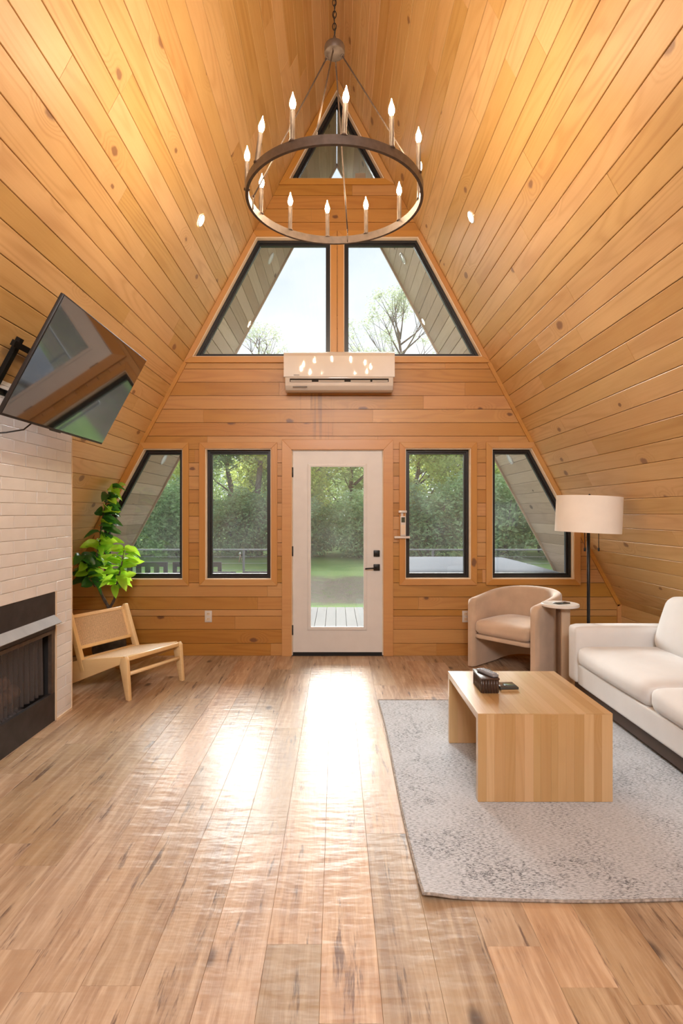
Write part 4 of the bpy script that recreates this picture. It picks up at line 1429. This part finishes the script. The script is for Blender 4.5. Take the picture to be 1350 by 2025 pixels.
def leaf_mesh(L, Wd, droop, fold):
    n = 8; vs = []; fs = []
    for i in range(n + 1):
        t = i / n
        w = Wd * (math.sin(PI * min(1, t * .96 + .04) ** .80)) ** .75 * (.72 + .40 * t) * .5
        if i == n: w = .001
        z_ = -droop * t * t * L
        x = L * (.06 + t * .94) * (1 - .12 * droop * t)
        for q in (-1, -.5, 0, .5, 1):
            vs.append((x, w * q, z_ + abs(q) * w * fold + .004 * math.sin(t * 14) * abs(q)))
    for i in range(n):
        for q in range(4):
            a = i * 5 + q; fs.append((a, a + 5, a + 6, a + 1))
    mb = MB().add(vs, fs, True)
    mb.tube([(0, 0, 0), (L * .08, 0, 0)], .0018, 5)
    return mb
leafs = []
for mt_ in (LEAF_DARK, LEAF_LIME):
    for (L, Wd, dr, fo) in ((.17, .10, .45, .55), (.20, .11, .2, .45), (.15, .09, .8, .5)):
        o = leaf_mesh(L, Wd, dr, fo).build('leaf', mt_, pl)
        leafs.append(o)
RL = random.Random(5)
spots = []
def leafset(path, t0, t1, n, lime, sc=1.0, up=.2):
    sp_ = smooth_path(path, 8)
    for i in range(n):
        t = t0 + (t1 - t0) * (i + RL.random() * .5) / n
        p = sp_[min(len(sp_) - 1, int(t * (len(sp_) - 1)))]
        ang = i * 2.4 + RL.uniform(-.4, .4)
        spots.append((p, ang, up + RL.uniform(-.35, .45), RL.random() < lime, sc * RL.uniform(.8, 1.15)))
leafset(br['left'], .42, .80, 36, .45, 1.0, .1)
leafset(br['left'], .80, 1.0, 22, .4, .95, .35)
leafset(br['right'], .40, 1.0, 34, .85, 1.0, .3)
leafset(br['side'], .25, 1.0, 26, .2, 1.0, .05)
first = [True] * 6
for (p, ang, el, lime, sc) in spots:
    k = (3 if lime else 0) + RL.randrange(3)
    src = leafs[k]
    wp = p + PL
    d = Vector((math.cos(ang) * math.cos(el), math.sin(ang) * math.cos(el), math.sin(el)))
    tip = wp + d * .2 * sc
    # keep the leaves clear of the slope and the end wall
    lim = lambda q: (AZ - q.z) - SL * (abs(q.x) + .03)
    if lim(tip) < .10 or tip.y > D - .08:
        d = Vector((abs(d.x) * .8 + .2, -abs(d.y), d.z * (.4 if lim(tip) < .1 else 1))).normalized()
        tip = wp + d * .2 * sc
        if lim(tip) < .06: continue
    if first[k]:
        o = src; first[k] = False
    else:
        o = src.copy(); C.objects.link(o); o.parent = pl
    X = d; Yv = Vector((0, 0, 1)).cross(X).normalized(); Z = X.cross(Yv)
    roll = RL.uniform(-1.2, 1.2)
    mtx = Matrix(((X.x, Yv.x, Z.x), (X.y, Yv.y, Z.y), (X.z, Yv.z, Z.z))) @ Matrix.Rotation(roll, 3, 'X')
    o.matrix_world = Matrix.Translation(p) @ mtx.to_4x4() @ Matrix.Scale(sc, 4)
    o.matrix_parent_inverse = Matrix()
for i, o in enumerate(leafs):
    if first[i]: bpy.data.objects.remove(o)

# small card on the sill of the peak window
c = W(712.5, 354)
cdo = MB().box((-.053, -.01, 0), (.053, .01, .066)).build('small_box', CARD)
cdo.location = (c[0], D + .035, c[1] + .0085)
tag(cdo, 'small brown block left on the sill of the peak window', 'box')

# ================================================================== OUTSIDE
dk = MB().box((-4.6, D + .16, -.34), (4.6, 9.05, -.145)).build('deck', DARK_GAP)
tag(dk, 'bleached grey plank deck outside the glazed door', 'deck', kind='structure')
x = -4.55
x0_ = ((1090 - 0) * 0 + (643 - 665) / 1100 * 7.5)
x = x0_ - .1465 * 30
while x < 4.5:
    o = MB().box((0, 0, 0), (9.07 - D - .15, .139, .04)).build('deck_board', DECK, dk)
    o.matrix_world = Matrix(((0, -1, 0, x + .139), (1, 0, 0, D + .15), (0, 0, 1, -.14), (0, 0, 0, 1)))
    x += .1465
vs = []; fs = []
nx, ny = 60, 60
for i in range(nx + 1):
    for j in range(ny + 1):
        x = -32 + 64 * i / nx; y = 5.5 + 44 * j / ny
        d = math.exp(-((y - 17) / 2.6) ** 2) * (1 / (1 + math.exp(-(x + 2.6) * 1.6)))
        z = -.62 - .25 / (1 + math.exp(-(y - 13) * .9)) - .22 * d + .04 * math.sin(x * .8) * math.sin(y * .6)
        z += max(0, y - 34) * .06
        vs.append((x, y, z))
for i in range(nx):
    for j in range(ny):
        a = i * (ny + 1) + j
        fs.append((a, a + ny + 1, a + ny + 2, a + 1))
gr = MB().add(vs, fs, True).build('ground', GROUND)
tag(gr, 'mown lawn with a leaf-littered ditch beyond the deck', 'lawn', kind='structure')

# railing
rl = root('deck_railing', (0, 9.0, -.10), 0, 'thin steel cable railing along the far edge of the deck', 'railing')
for a, b in ((-4.5, -.50), (.58, 4.5)):
    n = max(2, int((b - a) / 1.25) + 1)
    for i in range(n + 1):
        x = a + (b - a) * i / n
        MB().box((x - .016, -.016, 0), (x + .016, .016, .93)).build('post', STEEL, rl)
    MB().box((a, -.020, .930), (b, .020, .950)).build('top_rail', STEEL, rl)
    for q in range(8):
        MB().tube([(a, 0, .085 + .106 * q), (b, 0, .085 + .106 * q)], .0035, 6).build('cable', STEEL, rl)

# deck chairs
def deck_chair(x, y, rz, lab):
    r = root('deck_chair', (x, y, -.10), rz, lab, 'chair', 'black slatted chairs on the deck')
    return r
LABS = ['black slatted deck chair nearest the potted tree, seen through the lower left window',
        'black deck chair half behind the right trim of the lower left window',
        'black deck chair close to the glass at the left of the window beside the door',
        'black deck chair close to the glass at the right of the window beside the door']
dc = deck_chair(-2.50, 7.2, 0, LABS[0])
w = .29
MB().box((-w, -.022, .84), (w, .022, .90)).build('top_slat', OUT_BLACK, dc)
for s_ in (-1, 1):
    MB().box((s_ * w - .022, -.022, 0), (s_ * w + .022, .022, .90)).build('rear_leg', OUT_BLACK, dc)
    MB().box((s_ * w - .022, .44, 0), (s_ * w + .022, .48, .42)).build('front_leg', OUT_BLACK, dc)
for i in range(4):
    x = -w + 2 * w * (i + 1) / 5
    MB().box((x - .032, -.012, .44), (x + .032, .012, .84)).build('back_slat', OUT_BLACK, dc)
for i in range(6):
    y = .0 + .078 * i
    MB().box((-w, y, .40), (w, y + .066, .425)).build('seat_slat', OUT_BLACK, dc)
for (x, y, rz, lab) in ((-1.80, 7.2, 0, LABS[1]), (-1.40, 6.00, 0, LABS[2]), (-.70, 6.02, 0, LABS[3])):
    o = copy_tree(dc); o.location = (x, y, -.10); o.rotation_euler = (0, 0, rz); o['label'] = lab

# hot tub
ht = root('hot_tub', (1.46, 7.12, -.10), 0, 'square hot tub on the deck under a grey padded cover', 'hot tub')
o = softbox((2.0, 2.0, .78), .10, (0, 0, 0), 10).build('cabinet', TUB_SIDE, ht); o.location = (0, 0, .39)
o = softbox((2.06, 2.06, .11), .05, (0, 0, .055), 16).build('cover', TUB_COVER, ht); o.location = (0, 0, .835)
MB().box((-.012, -1.0, .885), (.012, 1.0, .893)).build('cover_seam', TUB_SIDE, ht) if False else None
MB().tube([(.12, -.25, .945), (.17, -.24, .962), (.27, -.27, .958), (.31, -.30, .94)], .012, 8).build('strap', RUBBER, ht)

# spiky planter at the deck edge
yp = root('spiky_plant', (-1.38, 9.35, -.48), 0, 'spiky yellow-green plant just beyond the cable railing', 'plant')
YG = leaf_mat('yellow_green_blade', (.20, .30, .04), (.34, .42, .06), (.4, .5, .08))
mb = MB()
for i in range(46):
    a = RL.uniform(0, 2 * PI); L_ = RL.uniform(.55, 1.12); le = RL.uniform(.08, .36)
    b0 = Vector((RL.uniform(-.3, .3), RL.uniform(-.12, .12), 0))
    pts = [b0 + Vector((math.cos(a) * le * t * t, math.sin(a) * le * t * t, L_ * t * (1 - .12 * t))) for t in (0, .33, .66, 1)]
    mb.tube(pts, [.012, .011, .008, .001], 4)
mb.build('blades', YG, yp, kind='stuff')
# garden ornament
go = root('garden_ornament', (-4.50, 26.0, -.86), 0, 'small pale three-legged ornament standing on the lawn near the bushes', 'ornament')
mb = MB()
for q in range(3):
    a = 2 * PI * q / 3
    mb.tube([(0, 0, .62), (.16 * math.cos(a), .16 * math.sin(a), 0)], .02, 6)
mb.build('legs', plain('pale_orange_wood', (.55, .35, .25), rough=.8), go)
go.scale = (.6, .6, .6)
MB().lathe([(0, .60), (.07, .62), (.10, .70), (.06, .78), (0, .80)], 12).build('head', WHITE_PLASTIC, go)

# foliage
NR = np.random.RandomState(4)
def foliage(name, blobs, n, size, mat, parent=None, shell=.35):
    """n leaf quads spread through ellipsoid blobs [(cx,cy,cz,rx,ry,rz)]"""
    vol = np.array([b[3] * b[4] * b[5] for b in blobs]) ** .66
    cnt = (vol / vol.sum() * n).astype(int)
    P = []
    for b, c_ in zip(blobs, cnt):
        v = NR.normal(size=(c_, 3)); v /= np.linalg.norm(v, axis=1)[:, None]
        r_ = (1 - shell * NR.rand(c_) ** 1.3)[:, None] * (1 + .13 * np.sin(v[:, :1] * 9 + v[:, 1:2] * 7) + .10 * np.sin(v[:, 2:3] * 13))
        P.append(v * r_ * np.array(b[3:6]) + np.array(b[:3]))
    P = np.concatenate(P); m_ = len(P)
    a = NR.normal(size=(m_, 3)); a[:, 2] *= .6; a /= np.linalg.norm(a, axis=1)[:, None]
    b = np.cross(a, NR.normal(size=(m_, 3))); b /= np.linalg.norm(b, axis=1)[:, None]
    s1 = (size * (.6 + .8 * NR.rand(m_)))[:, None]
    A = a * s1; B = b * s1 * .42
    V = np.stack([P - A, P - B, P + A, P + B], 1).reshape(-1, 3)
    me = bpy.data.meshes.new(name)
    me.vertices.add(len(V)); me.vertices.foreach_set('co', V.ravel())
    me.loops.add(m_ * 4); me.loops.foreach_set('vertex_index', np.arange(m_ * 4))
    me.polygons.add(m_); me.polygons.foreach_set('loop_start', np.arange(m_) * 4)
    me.update(calc_edges=True)
    me.materials.append(mat)
    o = bpy.data.objects.new(name, me); C.objects.link(o)
    if parent: o.parent = parent
    o['kind'] = 'stuff'
    return o
F_BUSH = leaf_mat('blue_green_bush_leaf', (.22, .32, .17), (.38, .50, .28), (.34, .50, .22), gloss=.6, spec=.2, tw=.35)
F_TREE = leaf_mat('yellow_green_tree_leaf', (.32, .40, .13), (.58, .62, .20), (.62, .70, .2), gloss=.6, spec=.2, tw=.45)
F_DARK = leaf_mat('deep_green_tree_leaf', (.18, .26, .14), (.34, .42, .20), (.36, .48, .18), gloss=.6, spec=.2, tw=.35)
F_FAR = leaf_mat('hazy_grey_green_leaf', (.26, .31, .22), (.36, .40, .27), (.4, .46, .28), gloss=.8, spec=.1, tw=.4)

def bush(loc, s, rz, lab, src=None, mat=F_BUSH, seed=0):
    if src is None:
        r = root('bush', loc, rz, lab, 'bush', 'bushes along the far edge of the lawn')
        bl = []
        for i in range(11):
            a = RL.uniform(0, 2 * PI); rr_ = RL.uniform(0, 1.7)
            bl.append((rr_ * math.cos(a), rr_ * math.sin(a) * .6, RL.uniform(.7, 2.6), RL.uniform(.7, 1.25), RL.uniform(.7, 1.1), RL.uniform(.6, 1.0)))
        bl.append((0, .2, 1.1, 2.1, 1.4, 1.25))
        foliage('foliage', bl, 13000, .085, mat, r, .5)
        mb = MB()
        for i in range(7):
            a = RL.uniform(0, 2 * PI)
            mb.tube([(0.3 * math.cos(a), .2 * math.sin(a), -.1), (.7 * math.cos(a), .5 * math.sin(a), 1.0), (1.2 * math.cos(a), .8 * math.sin(a), 2.2)], [.05, .035, .015], 6)
        mb.build('stems', TRUNK, r)
    else:
        r = copy_tree(src); r.location = loc; r.rotation_euler = (0, 0, rz); r['label'] = lab
    r.scale = (s, s, s)
    return r
def gz(x, y):
    return -.87 + max(0, y - 34) * .06
B1 = bush((-12.6, 29.5, gz(0, 29)), 1.15, .3, 'x')
B2 = bush((-8.6, 29.2, gz(0, 29)), 1.2, 1.9, 'x', mat=F_BUSH)
bushes = [(-12.6, 29.5, 1.15, .3, B1), (-8.6, 29.2, 1.2, 0, B2)]
BP = [(-16.6, 30, 1.3, 2.2), (-4.9, 29.6, 1.1, 2.7), (-1.7, 29.3, 1.0, .9), (1.5, 29.5, 1.08, 1.6), (4.8, 28.8, 1.25, 2.4), (8.4, 28.6, 1.35, .5), (12.2, 28.9, 1.35, 1.2), (16.2, 29.4, 1.4, 2.0)]
allb = [B1, B2]
for i, (x, y, s_, rz) in enumerate(BP):
    allb.append(bush((x, y, gz(x, y)), s_, rz, 'x', src=(B1, B2)[i % 2]))
allb.sort(key=lambda o: o.location.x)
ords = ['first', 'second', 'third', 'fourth', 'fifth', 'sixth', 'seventh', 'eighth', 'ninth', 'tenth']
where = ['farthest at the left beyond the lower left window', 'seen through the lower left window behind the railing', 'seen through the left window beside the door, its left half',
         'seen through the left window beside the door, its right half', 'seen through the door glass, left side', 'seen through the door glass, right side',
         'behind the hot tub in the window right of the door', 'behind the hot tub in the lower right window', 'right of the soffit edge beyond the lower right window', 'farthest at the right beyond the lawn']
for o, wh in zip(allb, where): o['label'] = 'blue-green bush ' + wh

def tree(nm, loc, H, cr, lab, mat, n, size, src=None, rz=0, s_=1, shell=.6, sparse=False, lowest=.22):
    if src is not None:
        r = copy_tree(src); r.location = loc; r.rotation_euler = (0, 0, rz); r.scale = (s_, s_, s_); r['label'] = lab
        return r
    r = root(nm, loc, rz, lab, 'tree', 'trees behind the bushes')
    r.scale = (s_, s_, s_)
    mb = MB()
    tr = [Vector((.12 * math.sin(q * 2.1), .1 * math.cos(q * 1.7), H * .86 * q / 8)) for q in range(9)]
    mb.tube(tr, [.20 * (1 - .85 * q / 8) + .02 for q in range(9)], 8)
    bl = []
    nb = 26 if sparse else 20
    for i in range(nb):
        h_ = H * RL.uniform(lowest + .08, .93); a = RL.uniform(0, 2 * PI)
        f_ = math.sin(PI * min(1, max(.08, (h_ / H - lowest + .12) / (1.12 - lowest)))) ** .7
        rad = cr * f_ * RL.uniform(.45, 1.0)
        st_ = Vector((0, 0, max(H * .15, h_ - rad * .9)))
        en = Vector((rad * math.cos(a), rad * math.sin(a), h_))
        mb.tube([st_, (st_ + en) / 2 + Vector((0, 0, -.1)), en], [.055, .035, .012], 5)
        if sparse:
            for q in range(5):
                e2 = en + Vector((RL.uniform(-.9, .9), RL.uniform(-.9, .9), RL.uniform(.1, 1.0)))
                mb.tube([st_.lerp(en, RL.uniform(.45, .95)), e2], [.018, .006], 4)
                bl.append((*e2, RL.uniform(.3, .6), RL.uniform(.3, .6), RL.uniform(.25, .5)))
        else:
            bl.append((*en, cr * .42, cr * .42, cr * .33))
    mb.build('trunk', TRUNK, r)
    foliage('crown', bl, n, size, mat, r, shell)
    return r
T1 = tree('tree', (-10.5, 33, gz(0, 33)), 8.6, 3.4, 'yellow-green tree high behind the bushes in the lower left window', F_TREE, 17000, .12, lowest=.12)
T2 = tree('tree', (-6.2, 32.2, gz(0, 32)), 9.0, 3.3, 'deep green tree in the middle of the window left of the door', F_DARK, 17000, .12, lowest=.12)
T3 = tree('tree', (-2.9, 31.4, gz(0, 31)), 8.8, 3.0, 'bright yellow-green tree at the left of the door glass', F_TREE, 17000, .11, lowest=.14)
tree('tree', (-14.8, 33, gz(0, 33)), 0, 0, 'deep green tree farthest left behind the bushes', None, 0, 0, src=T2, rz=2)
tree('tree', (.9, 33.5, gz(0, 33)), 0, 0, 'deep green tree at the right of the door glass', None, 0, 0, src=T2, rz=1, s_=1.0)
tree('tree', (4.6, 32.0, gz(0, 32)), 0, 0, 'yellow-green tree at the left of the window right of the door', None, 0, 0, src=T3, rz=2.4)
tree('tree', (8.2, 33.4, gz(0, 33)), 0, 0, 'deep green tree at the right of the window right of the door', None, 0, 0, src=T2, rz=4)
tree('tree', (12.0, 32.6, gz(0, 33)), 0, 0, 'yellow-green tree behind the lower right window', None, 0, 0, src=T1, rz=3)
tree('tree', (16.5, 33.5, gz(0, 33)), 0, 0, 'deep green tree farthest right behind the bushes', None, 0, 0, src=T2, rz=5.2)
tree('bare_branched_tree', (3.5, 30.6, gz(0, 30)), 14.4, 3.9, 'tall thin-leaved tree filling the right half of the upper window', F_FAR, 8500, .058, sparse=True, lowest=.5, shell=.9)
tree('bare_branched_tree', (-4.3, 30.8, gz(0, 30)), 12.9, 1.7, 'small thin-leaved treetop at the lower left of the upper window', F_FAR, 4000, .058, sparse=True, lowest=.5, shell=.9)
tree('bare_branched_tree', (7.4, 31.5, gz(0, 30)), 12.2, 2.6, 'lower thin-leaved treetop beside the soffit in the upper right window', F_FAR, 3400, .06, sparse=True, lowest=.5, shell=.9)
# distant wood closing the view
wd = foliage('distant_woods', [(x_, 39 + (i % 3), 2.6 + 1.2 * (i % 2), 3.4, 1.6, 4.2) for i, x_ in enumerate(range(-30, 31, 4))], 60000, .16, F_DARK, None, .8)
tag(wd, 'dense dark woodland closing the view behind all the trees', 'woodland', kind='stuff')
